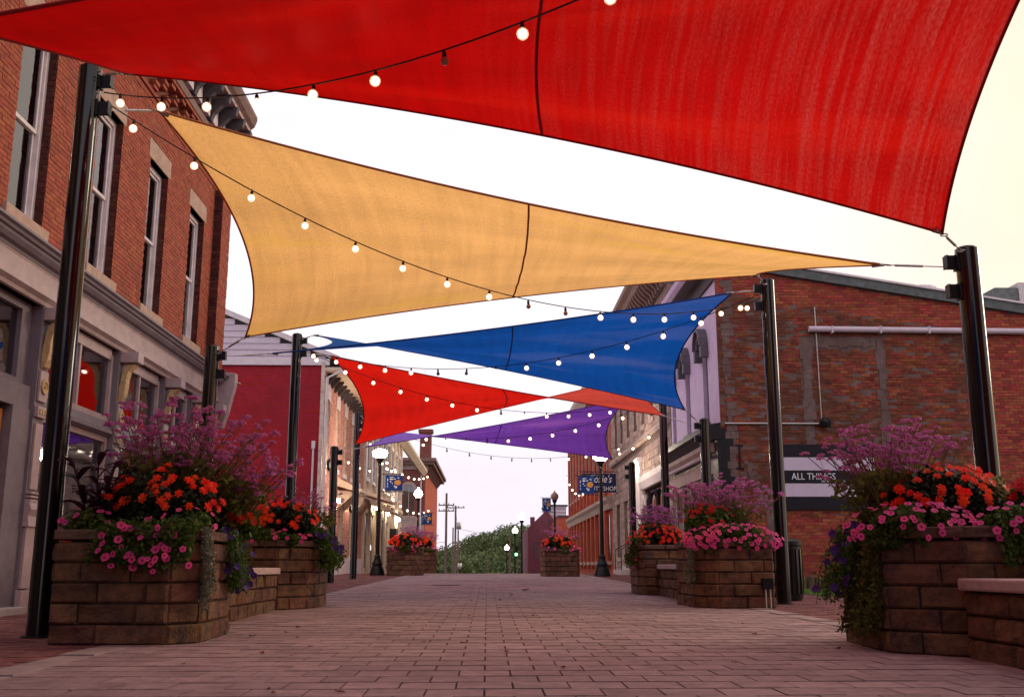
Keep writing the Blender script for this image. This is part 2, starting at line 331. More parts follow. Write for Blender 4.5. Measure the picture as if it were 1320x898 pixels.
M['maroon'] = mat('maroon_wall', (.20, .065, .085), .85, .12, .8, .2, 30)
M['darkred'] = mat('italianate_brick', (.22, .075, .06), .85, .15, 2, .3, 30)
M['roofing'] = mat('roof_felt', (.10, .115, .11), .85, .2, 4)
M['fascia'] = mat('green_grey_fascia', (.13, .145, .14), .75, .25, 7, .3, 40)
M['pvc'] = mat('white_pipe', (.60, .50, .56), .45, .08, 4)
M['sblack'] = mat('sign_black', (.010, .008, .014), .5, .1, 4)
M['swhite'] = mat('sign_white', (.60, .50, .62), .5, .05, 3)
M['blue'] = mat('banner_blue', (.012, .055, .24), .6, .2, 8)
M['navy'] = mat('sign_navy', (.008, .012, .075), .5, .15, 8)
M['letters'] = mat('white_lettering', (.75, .75, .8), .5, .05, 4)
M['banorange'] = mat('banner_orange', (.75, .33, .06), .6, .1, 6)
M['grass'] = leafm('grass_blade', (.14, .24, .05), .3, .4)
M['turf'] = mat('turf_soil', (.05, .06, .022), .95, .3, 6)
M['log'] = mat('log_post', (.13, .085, .06), .9, .3, 14, .6, 60)
M['upole'] = mat('weathered_pole', (.17, .12, .095), .9, .25, 3)
M['leafdry'] = mat('dry_leaf', (.11, .03, .018), .8, .35, 30, col2=(.20, .07, .02))
M['g_verb'] = leafm('verbena_green', (.11, .12, .025), .4, .45)
M['stem'] = mat('verbena_stem', (.17, .12, .04), .7, .25, 12)
M['f_verb'] = leafm('verbena_mauve', (.58, .18, .44), .45, .3)
M['g_pet'] = leafm('petunia_green', (.065, .115, .02), .4, .5)
M['g_imp'] = leafm('impatiens_bronze', (.018, .026, .011), .25, .5)
M['f_red'] = leafm('impatiens_red', (.95, .06, .012), .4, .16)
M['f_red2'] = leafm('geranium_red', (.55, .012, .012), .35, .2)
M['f_pink'] = leafm('petunia_pink', (.86, .09, .33), .45, .18)
M['f_pinkd'] = leafm('petunia_throat', (.33, .02, .10), .3, .1)
M['f_viol'] = leafm('petunia_violet', (.055, .018, .16), .4, .25)
M['l_purp'] = leafm('purple_leaf', (.045, .014, .035), .3, .5, .35)
M['silver'] = leafm('silver_leaf', (.20, .20, .14), .25, .3)
M['g_gold'] = leafm('variegated_leaf', (.22, .20, .06), .3, .4)
M['tree'] = leafm('far_tree_leaf', (.085, .115, .035), .25, .6, scale=.08)
M['hill'] = mat('hill_ground', (.04, .055, .02), .95, .3, .1)
M['hem_r'] = mat('hem_dark_red', (.30, .012, .01), .8, .1, 6); M['hem_g'] = mat('hem_brown', (.42, .13, .04), .8, .1, 6)
M['hem_b'] = mat('hem_navy', (.01, .03, .16), .8, .1, 6); M['hem_p'] = mat('hem_purple', (.09, .025, .22), .8, .1, 6)
M['s_red'] = fabric('sail_red', (.28, .004, .003), (.66, .002, .0015), 1.3, sun_sheen=(.95, .42, .38), glow=(.98, .015, .002), tw=.60)
M['s_red2'] = fabric('sail_scarlet', (1.0, .10, .045), (1.0, .010, .004), 8.3, .54)
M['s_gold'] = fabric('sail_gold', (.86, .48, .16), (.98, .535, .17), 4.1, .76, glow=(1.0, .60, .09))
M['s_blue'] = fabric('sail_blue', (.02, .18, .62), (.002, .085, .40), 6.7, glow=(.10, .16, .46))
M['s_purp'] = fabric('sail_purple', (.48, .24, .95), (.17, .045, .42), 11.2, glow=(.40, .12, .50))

# ------------------------------------------------------------------ generic piece layers
def unit_box(sx, sy, sz, name, m, jit=0, seed=0, skip=None):
    r = random.Random(seed); mb = MB(); mb.box(-sx / 2, sx / 2, -sy / 2, sy / 2, -sz / 2, sz / 2)
    mb.v = [(x + r.uniform(-jit, jit), y + r.uniform(-jit, jit), z + r.uniform(-jit, jit)) for x, y, z in mb.v]
    return mesh_of(mb, name, m)
BOXF = [(0, 3, 2, 1), (4, 5, 6, 7), (0, 1, 5, 4), (1, 2, 6, 5), (2, 3, 7, 6), (3, 0, 4, 7)]
def lay(root, name, boxes, m, nparts, score, restname=None):
    """boxes: (x0,x1,y0,y1,z0,z1). the nparts best by score become parts that share meshes, the rest one stuff part"""
    boxes.sort(key=score)
    cache = {}
    for b in boxes[:nparts]:
        d = (round(b[1] - b[0], 3), round(b[3] - b[2], 3), round(b[5] - b[4], 3))
        if d not in cache: cache[d] = unit_box(*d, name, m)
        inst(name, cache[d], ((b[0] + b[1]) / 2, (b[2] + b[3]) / 2, (b[4] + b[5]) / 2), root)
    rest = boxes[nparts:]
    if rest:
        off = RL[root.name] if root.parent is None else Vector((0, 0, 0))
        a = np.array(rest, dtype=float); n = len(a)
        ix = [(0, 2, 4), (1, 2, 4), (1, 3, 4), (0, 3, 4), (0, 2, 5), (1, 2, 5), (1, 3, 5), (0, 3, 5)]
        v = np.stack([a[:, list(k)] for k in ix], 1).reshape(-1, 3) - np.array(off)
        f = (np.array(BOXF)[None] + (np.arange(n) * 8)[:, None, None]).reshape(-1, 4)
        me = bpy.data.meshes.new(name); me.from_pydata(v.tolist(), [], f.tolist()); me.materials.append(m); me.update()
        o = bpy.data.objects.new(restname or name + '_field', me); C.objects.link(o); o.parent = root; o['kind'] = 'stuff'
def vis_score(b):
    c = Vector(((b[0] + b[1]) / 2, (b[2] + b[3]) / 2, (b[4] + b[5]) / 2)) - CAM
    ca = math.cos(R(1.3585)); sa = math.sin(R(1.3585))
    fx = c.x * ca - c.y * sa; fy = c.x * sa + c.y * ca
    d = fy * math.cos(R(11.976)) + c.z * math.sin(R(11.976)); v = c.z * math.cos(R(11.976)) - fy * math.sin(R(11.976))
    if d < .2 or abs(fx / d) > .49 or abs(v / d) > .33: return 1000 + c.length
    return c.length
def bricks(root, axis, plane, out, a0, a1, z0, z1, openings, m, nparts, bl=.2, bh=.065, j=.011, proud=.008, seed=1, top=None, region=None, name='brick', jit=.004):
    """axis 'y': wall in plane x=plane running along y; axis 'x': plane y=plane. out=+1/-1 outward sign"""
    r = random.Random(seed); bx = []; k = 0; z = z0
    while z < z1 - .02:
        zt = min(z + bh, z1); segs = [(a0, a1)]
        for (o0, o1, p0, p1) in openings:
            if p1 > z + .01 and p0 < zt - .01:
                ns = []
                for s0, s1 in segs:
                    if o1 <= s0 or o0 >= s1: ns.append((s0, s1)); continue
                    if o0 > s0: ns.append((s0, o0))
                    if o1 < s1: ns.append((o1, s1))
                segs = ns
        for s0, s1 in segs:
            st = a0 + ((k % 2) * .5 - 1) * (bl + j); i0 = int((s0 - st) / (bl + j)); x = st + i0 * (bl + j)
            while x < s1 - .01:
                b0 = max(x, s0); b1 = min(x + bl, s1)
                if b1 - b0 > .03 and (top is None or zt < top((b0 + b1) / 2)) and (region is None or region((b0 + b1) / 2, z)):
                    pr = plane + out * (proud + r.uniform(-jit, jit)); bk = plane - out * .02
                    lo, hi = min(pr, bk), max(pr, bk)
                    bx.append((lo, hi, b0, b1, z, zt) if axis == 'y' else (b0, b1, lo, hi, z, zt))
                x += bl + j
        z += bh + j; k += 1
    lay(root, name, bx, m, nparts, vis_score)

# ------------------------------------------------------------------ ground, road, pavements
def strip(name, x0, x1, ys, dz, m, kind='structure', parent=None):
    mb = MB()
    for i in range(len(ys) - 1):
        a, b = ys[i], ys[i + 1]
        mb.add([(x0, a, gz(a) + dz), (x1, a, gz(a) + dz), (x1, b, gz(b) + dz), (x0, b, gz(b) + dz)], [(0, 1, 2, 3)])
    o = mb.build(name, m, parent); 
    if kind: o['kind'] = kind
    return o
YS = [-60, -20, 0, 10, 20, 30, 40, 41, 42, 43, 44, 45, 46, 47, 48, 100, 160, 400, 1600]
strip('ground', -1500, 1500, YS, -.12, M['ground'])
strip('road', -6, 8, [48, 80, 120, 160, 260, 420], -.03, M['asphalt'])
def slope_boxes(x0, x1, y0, y1, w, d, j, th, seed, jit=.0025, jy=None):
    jy = j if jy is None else jy
    r = random.Random(seed); bx = []; k = 0; y = y0
    while y < y1 - .02:
        x = x0 - (k % 2) * (w + j) * .5; yb = min(y + d, y1)
        while x < x1 - .02:
            a = max(x, x0); b = min(x + w, x1)
            if b - a > .03:
                z = gz((y + yb) / 2) + r.uniform(-jit, jit)
                bx.append((a, b, y, yb, z - th, z))
            x += w + j
        y += d + jy; k += 1
    return bx
st = strip('street', -2.62, 3.34, [-2, 10, 20, 30, 40, 42, 44, 46, 48], -.016, M['bed'])
lay(st, 'paving_stone', slope_boxes(-2.62, 3.34, 1.2, 46, .280, .2755, .0105, .06, 3, .0018, .0045), M['paver'], 300, vis_score, 'paving_stones_beyond')
lw = strip('left_sidewalk', -5.6, -2.87, [-2, 10, 20, 30, 40, 42, 44, 46, 48], -.016, M['bed'])
lay(lw, 'sidewalk_brick', slope_boxes(-5.6, -2.87, 5.5, 46, .205, .10, .006, .05, 4), M['paver_red'], 300, vis_score, 'sidewalk_bricks_beyond')
rw_ = strip('right_sidewalk', 3.59, 5.6, [-2, 10, 20, 30, 40, 42, 44, 46, 48], -.016, M['bed'])
lay(rw_, 'sidewalk_brick', slope_boxes(3.59, 5.58, 5.5, 46, .205, .10, .006, .05, 5), M['paver_red'], 300, vis_score, 'sidewalk_bricks_beyond')
fc = strip('forecourt', 5.6, 14, [-2, 10, 17.4], -.016, M['bed'])
lay(fc, 'sidewalk_brick', slope_boxes(5.6, 14, 9.5, 17.4, .205, .10, .006, .05, 6), M['paver_red'], 200, vis_score, 'sidewalk_bricks_beyond')
for nm, x0, x1 in (('left_kerb_band', -2.862, -2.628), ('right_kerb_band', 3.348, 3.582)):
    kb = strip(nm, x0, x1, [-2, 10, 20, 30, 40, 44, 48], -.02, M['bed'])
    bx = []
    y = 0.
    while y < 46: bx.append((x0, x1, y, y + 1.19, gz(y + .6) - .05, gz(y + .6) + .004)); y += 1.2
    lay(kb, 'band_slab', bx, M['band'], 300, vis_score)
strip('lawn', 5.6, 16, [17.42, 20, 24.4], .0, M['turf'])
# grass blades
def blades(name, x0, x1, y0, y1, n, h, seed, m):
    r = np.random.RandomState(seed); x = r.uniform(x0, x1, n); y = r.uniform(y0, y1, n); z = SL * y; a = r.uniform(0, 6.28, n); hh = h * r.uniform(.5, 1.2, n)
    w_ = .006; dx = np.cos(a) * w_; dy = np.sin(a) * w_; lx = r.normal(0, .4, n) * hh; ly = r.normal(0, .4, n) * hh
    v = np.stack([np.stack([x - dx, y - dy, z], 1), np.stack([x + dx, y + dy, z], 1), np.stack([x + lx, y + ly, z + hh], 1)], 1).reshape(-1, 3)
    f = np.arange(3 * n).reshape(-1, 3); me = bpy.data.meshes.new(name); me.from_pydata(v.tolist(), [], f.tolist()); me.materials.append(m)
    o = bpy.data.objects.new(name, me); C.objects.link(o); return o
tag(blades('grass', 5.62, 12, 17.45, 20.1, 30000, .06, 2, M['grass']), 'strip of mown green grass beside the right brick sidewalk', 'grass', kind='stuff')
tag(blades('bed_plants', 5.7, 12, 20.3, 24.2, 16000, .22, 3, M['g_verb']), 'low green ground cover in the bed behind the log edging', 'plants', kind='stuff')
le = thing('log_edging', 'row of short upright log posts edging the grass by the brick wall', 'garden edging', (6.2, 20.2, gz(20.2)))
rr = random.Random(9)
x = 6.1
while x < 12:
    rad = rr.uniform(.065, .085); h = .27 + rr.uniform(-.05, .04)
    MB().lathe([(rad, -.02), (rad, h - .02), (rad * .85, h)], (x, 20.2, gz(20.2)), 10).build('log', M['log'], le); x += 2 * rad + .012

# ------------------------------------------------------------------ windows
def sash(b, axis, plane, out, a0, a1, z0, z1, recess=.10, fm=None, gm=None, blinds=True, mull=1, name='window', sillm=None, lintm=None, lw=.12, simple=False, frame_w=.07):
    """a double hung window; b = building root"""
    fm = fm or M['winpaint']; gm = gm or M['glassd']
    def B(mb, d0, d1, p0, p1, q0, q1):
        x0 = plane + out * d0; x1 = plane + out * d1
        if axis == 'y': mb.box(x0, x1, p0, p1, q0, q1)
        else: mb.box(p0, p1, x0, x1, q0, q1)
    f = MB(); w_ = frame_w
    B(f, -recess - .08, -recess, a0, a0 + w_, z0, z1); B(f, -recess - .08, -recess, a1 - w_, a1, z0, z1)
    B(f, -recess - .078, -recess - .002, a0 + w_, a1 - w_, z1 - w_, z1); B(f, -recess - .078, -recess + .01, a0 + w_, a1 - w_, z0, z0 + w_ * .8)
    fo = f.build(name, fm, b)
    zm = (z0 + z1) / 2; s = MB()
    for (q0, q1, d) in ((z0 + w_ * .8, zm + .02, -.055), (zm - .02, z1 - w_, -.03)):
        B(s, -recess + d - .03, -recess + d, a0 + w_, a0 + w_ + .045, q0, q1); B(s, -recess + d - .03, -recess + d, a1 - w_ - .045, a1 - w_, q0, q1)
        B(s, -recess + d - .028, -recess + d - .002, a0 + w_ + .045, a1 - w_ - .045, q0, q0 + .05); B(s, -recess + d - .028, -recess + d - .002, a0 + w_ + .045, a1 - w_ - .045, q1 - .045, q1)
    if not simple: s.build('sash', fm, fo)
    else: s.build('sash', fm, fo)
    g = MB(); B(g, -recess - .07, -recess - .064, a0 + w_, a1 - w_, z0 + w_, zm); g.build('pane', gm, fo)
    g = MB(); B(g, -recess - .05, -recess - .044, a0 + w_, a1 - w_, zm + .02, z1 - w_); g.build('pane', gm, fo)
    if blinds:
        k = MB(); B(k, -recess - .13, -recess - .12, a0 + .02, a1 - .02, zm + .35 * (z1 - zm), z1 - .02); k.build('blind', M['lintel'], fo)
        for (q0, q1) in ((a0 + .02, a0 + (a1 - a0) * .42), (a1 - (a1 - a0) * .22, a1 - .02)):
            k = MB(); nn_ = 5
            for i in range(nn_): u0 = q0 + (q1 - q0) * i / nn_; B(k, -recess - .11 - .015 * (i % 2), -recess - .10 - .015 * (i % 2), u0, u0 + (q1 - q0) / nn_, z0 + .05, z1 - .03)
            k.build('curtain', M['creamtrim'], fo)
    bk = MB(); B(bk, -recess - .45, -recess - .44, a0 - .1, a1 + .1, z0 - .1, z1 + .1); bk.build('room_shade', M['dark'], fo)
    if sillm: sm = MB(); B(sm, -recess, .06, a0 - .1, a1 + .1, z0 - .17, z0); sm.build('sill', sillm, b, bevel=.008)
    if lintm: sm = MB(); B(sm, -recess, .014, a0 - .1, a1 + .1, z1, z1 + .32); sm.build('lintel', lintm, b, bevel=.006)
    return fo
def wall_sheet(b, axis, plane, out, a0, a1, z0, z1, ops, m, name='wall', th=.12, top=None):
    """wall slab with real openings, cut into cells"""
    ys = sorted(set([a0, a1] + [o[0] for o in ops] + [o[1] for o in ops])); zs = sorted(set([z0, z1] + [o[2] for o in ops] + [o[3] for o in ops]))
    mb = MB()
    for i in range(len(ys) - 1):
        for k in range(len(zs) - 1):
            c = ((ys[i] + ys[i + 1]) / 2, (zs[k] + zs[k + 1]) / 2)
            if any(o[0] < c[0] < o[1] and o[2] < c[1] < o[3] for o in ops): continue
            if axis == 'y': mb.box(plane, plane - out * th, ys[i], ys[i + 1], zs[k], zs[k + 1])
            else: mb.box(ys[i], ys[i + 1], plane, plane - out * th, zs[k], zs[k + 1])
    return mb.build(name, m, b)

# ================================================================== LEFT BRICK SHOP BUILDING
X = -5.55
b = thing('brick_shop_building', 'red brick two storey shop building with lilac grey storefront on the left', 'building', (X, 13, gz(13)))
wins = [(9.0, 9.95), (11.3, 12.25), (13.68, 14.63), (15.92, 16.85), (18.22, 19.15)]
ops = [(a, c, 4.72, 7.2) for a, c in wins] + [(6.7, 7.6, 4.72, 7.2)]
wall_sheet(b, 'y', X, 1, 5, 20.45, 4.3, 8.95, ops, M['mortarL'], th=.3)
mb = MB(); mb.box(-14, X - .3, 20.33, 20.45, .1, 8.95); mb.box(-14, X - .3, 5, 5.12, .1, 8.95); mb.box(-14, X - .3, 5.12, 20.33, 8.8, 8.95); mb.box(-14.1, -14, 5, 20.45, .1, 8.95); mb.build('side_wall', M['mortarL'], b)
MB().box(-9.2, -9.1, 5.12, 20.32, .2, 4.5).build('shop_back_wall', M['interior'], b)
MB().box(-9.1, X - .15, 5.12, 20.32, .02, .16).build('shop_floor', M['interior'], b)
MB().box(-9.1, X - .15, 5.12, 20.32, 3.9, 4.0).build('shop_ceiling', M['interior'], b)
bops = [(a - .0, c + .0, 4.72, 7.2) for a, c, *_ in ops] + [(a - .1, c + .1, 7.2, 7.52) for a, c, *_ in ops] + [(a - .1, c + .1, 4.55, 4.72) for a, c, *_ in ops]
bricks(b, 'y', X, 1, 7.8, 19.78, 4.465, 8.1, bops, M['brickL'], 300, seed=11, bl=.192, bh=.056, j=.008, jit=.003)
# corner pilaster of brick standing proud, its flank in dark returned bricks
MB().box(X, X + .165, 19.81, 20.44, 4.465, 8.1).build('pilaster_core', M['mortarL'], b)
bricks(b, 'y', X + .17, 1, 19.8, 20.45, 4.47, 8.1, [], M['brickL'], 0, seed=12, bl=.192, bh=.056, j=.008, proud=.004)
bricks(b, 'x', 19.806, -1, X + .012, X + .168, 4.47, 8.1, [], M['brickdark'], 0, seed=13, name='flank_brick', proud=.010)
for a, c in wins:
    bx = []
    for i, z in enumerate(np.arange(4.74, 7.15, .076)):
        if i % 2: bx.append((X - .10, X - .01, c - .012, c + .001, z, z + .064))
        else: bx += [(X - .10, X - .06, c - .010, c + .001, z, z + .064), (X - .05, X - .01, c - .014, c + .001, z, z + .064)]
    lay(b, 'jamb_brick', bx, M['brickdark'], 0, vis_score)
for a, c, z0, z1 in ops: sash(b, 'y', X, 1, a, c, z0, z1, recess=.105, sillm=M['lintel'], lintm=M['lintel'], gm=M['glassw'], frame_w=.085)
# corbel table of projecting bricks with dark recesses
q = MB(); q.box(X, X + .02, 5, 20.45, 8.1, 8.2); q.box(X, X + .05, 5, 20.47, 8.2, 8.27); q.build('belt_course', M['brickL'], b)
bx = []
for r_ in range(6):
    z = 8.29 + r_ * .078; pr = .03 + .022 * r_
    y = 9.0 + (r_ % 2) * .0
    while y < 20.4:
        if (int(y / .3) + r_ // 2) % 2 == 0 or r_ == 5: bx.append((X, X + pr + .05, y, min(y + .2, 20.45), z, z + .066))
        y += .3 if r_ < 5 else .21
lay(b, 'corbel_brick', bx, M['brickL'], 200, vis_score)
MB().profx([(X, 8.76), (X + .2, 8.76), (X + .2, 8.9), (X + .16, 8.98), (X, 8.98)], 5, 20.47).build('architrave', M['cornice_b'], b)
MB().box(X, X + .1, 5, 20.45, 8.98, 9.55).build('frieze_board', M['cornice_d'], b)
MB().profx([(X - .3, 9.62), (X + .48, 9.62), (X + .48, 9.72), (X + .55, 9.78), (X + .60, 9.92), (X + .60, 10.0), (X - .3, 10.05)], 5, 20.5).build('crown_moulding', M['cornice_b'], b)
MB().box(X, X + .52, 5, 20.48, 9.55, 9.615).build('soffit', M['tan'], b)
y = 9.0; me = None
while y < 20.5:
    q = MB(); q.profx([(0, -.5), (.1, -.52), (.15, -.38), (.3, -.22), (.42, -.16), (.46, 0), (0, 0)], -.07, .07)
    if me is None: me = mesh_of(q, 'cornice_bracket', M['cornice_d'])
    inst('cornice_bracket', me, (X + .1, y, 9.55), b); y += .56
q = MB()
for i in range(40):
    yy = 9.0 + i * .56 + .28
    if yy < 20.3: q.box(X + .1, X + .2, yy - .16, yy + .16, 9.06, 9.42)
q.build('frieze_panel', M['winpaint'], b)
# storefront cornice
q = MB(); q.profx([(X, 4.205), (X + .11, 4.205), (X + .115, 4.24), (X + .17, 4.255), (X + .21, 4.30), (X + .215, 4.33), (X + .25, 4.34), (X + .26, 4.37), (X + .30, 4.39), (X + .30, 4.42), (X, 4.46)], 5, 20.6); q.build('storefront_cornice', M['store'], b)
q = MB(); q.profx([(X, 3.945), (X + .09, 3.945), (X + .09, 4.17), (X + .105, 4.20), (X, 4.20)], 5, 20.55); q.build('fascia_board', M['store2'], b)
q = MB(); q.profx([(X, 3.80), (X + .05, 3.80), (X + .07, 3.84), (X + .13, 3.88), (X + .13, 3.935), (X, 3.94)], 5, 20.55); q.build('lower_moulding', M['store2'], b)
# end console of the cornice
q = MB(); q.profx([(X + .05, 3.35), (X + .2, 3.35), (X + .30, 3.7), (X + .36, 4.0), (X + .42, 4.25), (X + .42, 4.48), (X + .05, 4.50)], 20.58, 20.8); q.build('end_console', M['store2'], b, bevel=.015)
MB().lathe([(.02, -.03), (.09, -.01), (.09, .01), (.02, .03)], (X + .40, 20.81, 4.30), 8).build('rosette', M['goldtrim'], b)
pil = [(9.3, 9.6), (12.45, 12.75), (15.15, 15.45), (17.35, 17.65), (19.0, 19.3), (20.2, 20.5)]
for (a, c) in pil:
    m_ = (a + c) / 2; zb = gz(m_)
    p = MB().box(X - .22, X + .035, a, c, zb, 3.80).build('pilaster', M['store'], b)
    q = MB(); q.box(X + .035, X + .075, a + .03, c - .03, zb + .28, zb + 1.0); q.box(X + .035, X + .065, a + .05, c - .05, 1.55, 2.35); q.build('panel', M['store2'], p, bevel=.006)
    q = MB(); q.box(X + .035, X + .10, a - .015, c + .015, zb, zb + .26); q.profx([(X + .035, zb + 1.0), (X + .11, zb + 1.0), (X + .09, zb + 1.12), (X + .12, zb + 1.2), (X + .09, zb + 1.3), (X + .035, zb + 1.32)], a, c)
    for i in range(4): q.box(X + .035, X + .10, a + .01, c - .01, 1.36 + i * .045, 1.385 + i * .045)
    q.build('moulding', M['store2'], p, kind='stuff')
    q = MB(); q.box(X + .035, X + .085, a + .02, c - .02, 2.42, 2.56); q.box(X + .035, X + .07, a + .04, c - .04, 2.62, 3.0); q.build('capital_block', M['store2'], p, bevel=.008)
    q = MB()
    for i in range(3): q.box(X + .086, X + .098, a + .05 + i * .075, a + .09 + i * .075, 2.46, 2.52)
    q.build('bead', M['goldtrim'], p)
    q = MB()
    vs = []
    n = 14
    for (rad, off) in ((.095, .071), (.095, .095), (.06, .095), (.055, .08), (.025, .08), (.02, .10)):
        for k in range(n): an = 2 * math.pi * k / n; vs.append((X + off, m_ + rad * math.cos(an), 2.81 + rad * math.sin(an)))
    q.add(vs, [(i * n + k, i * n + (k + 1) % n, (i + 1) * n + (k + 1) % n, (i + 1) * n + k) for i in range(5) for k in range(n)] + [tuple(5 * n + k for k in range(n))])
    q.build('rosette', M['goldtrim'], p)
    q = MB(); q.profx([(X + .035, 3.03), (X + .08, 3.05), (X + .115, 3.14), (X + .13, 3.26), (X + .135, 3.38), (X + .16, 3.50), (X + .25, 3.61), (X + .12, 3.60), (X + .07, 3.50), (X + .05, 3.36), (X + .035, 3.25)], a + .07, c - .07); q.build('corbel', M['goldtrim'], p, bevel=.005)
    q = MB(); q.box(X + .035, X + .31, a + .03, c - .03, 3.63, 3.79); q.build('corbel_cap', M['store2'], p, bevel=.008)
# shop windows and transoms
bays = [(12.75, 15.15, 2), (15.45, 17.35, 2), (17.65, 19.0, 2), (19.3, 20.2, 1)]
for a, c, nm in bays:
    zb = gz((a + c) / 2)
    f = MB(); w_ = .075
    f.box(X - .16, X - .05, a, a + w_, 2.72, 3.72); f.box(X - .16, X - .05, c - w_, c, 2.72, 3.72); f.box(X - .158, X - .052, a + w_, c - w_, 3.64, 3.8); f.box(X - .158, X - .052, a + w_, c - w_, 2.72, 2.80)
    for i in range(1, nm): mm = a + (c - a) * i / nm; f.box(X - .15, X - .06, mm - .03, mm + .03, 2.80, 3.64)
    fo = f.build('transom_window', M['store2'], b)
    for i in range(nm): MB().box(X - .11, X - .10, a + (c - a) * i / nm + .03, a + (c - a) * (i + 1) / nm - .03, 2.78, 3.66).build('pane', M['glass'], fo)
    f = MB(); f.box(X - .16, X - .05, a, a + w_, zb + .75, 2.5); f.box(X - .16, X - .05, c - w_, c, zb + .75, 2.5); f.box(X - .158, X - .052, a + w_, c - w_, 2.42, 2.5); f.box(X - .158, X - .052, a + w_, c - w_, zb + .72, zb + .8)
    fo = f.build('shop_window', M['store2'], b)
    MB().box(X - .11, X - .10, a + .06, c - .06, zb + .78, 2.44).build('pane', M['glass'], fo)
    q = MB(); q.profx([(X - .2, 2.5), (X - .02, 2.5), (X + .03, 2.54), (X + .03, 2.6), (X - .01, 2.63), (X - .03, 2.72), (X - .2, 2.72)], a, c); q.build('window_rail', M['store'], b)
    q = MB(); q.box(X - .2, X - .04, a, c, zb, zb + .72); q.build('bulkhead', M['store'], b)
    q = MB(); q.box(X - .04, X - .015, a + .08, c - .08, zb + .64, zb + .70); q.box(X - .04, X - .015, a + .08, c - .08, zb + .08, zb + .14); q.box(X - .04, X - .015, a + .08, a + .14, zb + .141, zb + .639); q.box(X - .04, X - .015, c - .14, c - .08, zb + .141, zb + .639); q.build('panel_moulding', M['store2'], b)
# recessed entrance bay with wooden door and slanted glazing
q = MB(); q.box(X - .2, X - .02, 9.6, 12.45, 2.5, 2.78); q.box(X - .2, X, 11.98, 12.45, .12, 2.5); q.build('door_surround', M['store'], b)
q = MB(); q.box(X - .22, X - .1, 9.6, 9.68, 2.78, 3.8); q.box(X - .22, X - .1, 12.2, 12.45, 2.78, 3.8); q.box(X - .22, X - .1, 9.68, 12.2, 3.7, 3.8); q.box(X - .22, X - .1, 9.68, 12.2, 2.78, 2.86); q.box(X - .2, X - .12, 10.9, 10.98, 2.86, 3.7)
fo = q.build('transom_window', M['store'], b)
MB().box(X - .17, X - .16, 9.68, 10.9, 2.86, 3.7).build('pane', M['glass'], fo); MB().box(X - .17, X - .16, 10.98, 12.2, 2.86, 3.7).build('pane', M['glass'], fo)
dr = MB(); zb = gz(11); dr.box(X - .2, X - .1, 10.7, 10.84, zb + .1, 2.44); dr.box(X - .2, X - .1, 11.82, 11.96, zb + .1, 2.44); dr.box(X - .198, X - .102, 10.84, 11.82, 2.28, 2.44); dr.box(X - .198, X - .102, 10.84, 11.82, zb + .1, zb + .35)
do = dr.build('door', M['wood'], b, bevel=.006)
MB().box(X - .16, X - .15, 10.84, 11.82, zb + .35, 2.28).build('pane', M['glass'], do)
MB().tube([(X - .1, 10.78, 1.0), (X - .03, 10.78, 1.03), (X - .03, 10.78, 1.3), (X - .1, 10.78, 1.33)], .012, 6).build('handle', M['goldtrim'], do)
q = MB(); q.box(X - .16, X - .15, 9.6, 10.62, .2, 2.5); q.build('side_glass', M['glass'], b)
q = MB(); q.box(X - .2, X - .05, 10.62, 10.7, .15, 2.5); q.build('door_post', M['store2'], b)
MB().box(X - .25, X + .18, 9.6, 12.45, gz(11) - .05, gz(11) + .09).build('door_step', M['conc'], b, bevel=.01)
MB().box(X - .2, X, 5, 9.3, .05, 3.8).build('near_bay', M['store'], b)
MB().box(X - .05, X + .06, 12.75, 20.5, .05, gz(17) + .05).build('plinth', M['blackm'], b)

# ================================================================== RED PAINTED BUILDING
YB = 34.5; X2 = -5.55
b = thing('red_painted_building', 'deep red painted brick building with white sided gable behind the left shop', 'building', (X2, YB, gz(YB)))
wall_sheet(b, 'x', YB, -1, -16, X2 - .02, .2, 7.45, [], M['redmortar'])
bricks(b, 'x', YB, -1, -11.2, X2 - .0, .3, 7.43, [], M['redpaint'], 300, seed=21, proud=.004, j=.010, jit=.003, bl=.21, bh=.068)
fw = [(35.15, 35.75), (37.35, 38.05), (39.55, 40.2), (41.7, 42.4), (43.9, 44.6)]
ops = [(a, c, 4.1, 6.3) for a, c in fw] + [(38.9, 39.9, .5, 3.0), (41.9, 43.3, 1.0, 3.2)]
wall_sheet(b, 'y', X2, 1, YB - .12, 46, .2, 7.45, ops, M['pinkmortar'])
bricks(b, 'y', X2, 1, YB + .02, 46, .95, 7.0, ops + [(a - .1, c + .1, 6.3, 6.85) for a, c in fw], M['pinkbrick'], 200, seed=22, bl=.2)
for a, c in fw: sash(b, 'y', X2, 1, a, c, 4.1, 6.3, recess=.08, fm=M['creamtrim'], sillm=M['whitetrim'], blinds=False)
for a, c in fw: MB().box(X2 - .02, X2 + .03, a - .1, c + .1, 6.3, 6.82).build('lintel', M['whitetrim'], b)
for a, c, z0, z1 in ops[5:]: sash(b, 'y', X2, 1, a, c, z0, z1, recess=.08, fm=M['creamtrim'], sillm=M['whitetrim'], blinds=False)
MB().box(X2, X2 + .04, YB, 46, .2, .95).build('water_table', M['whitetrim'], b)
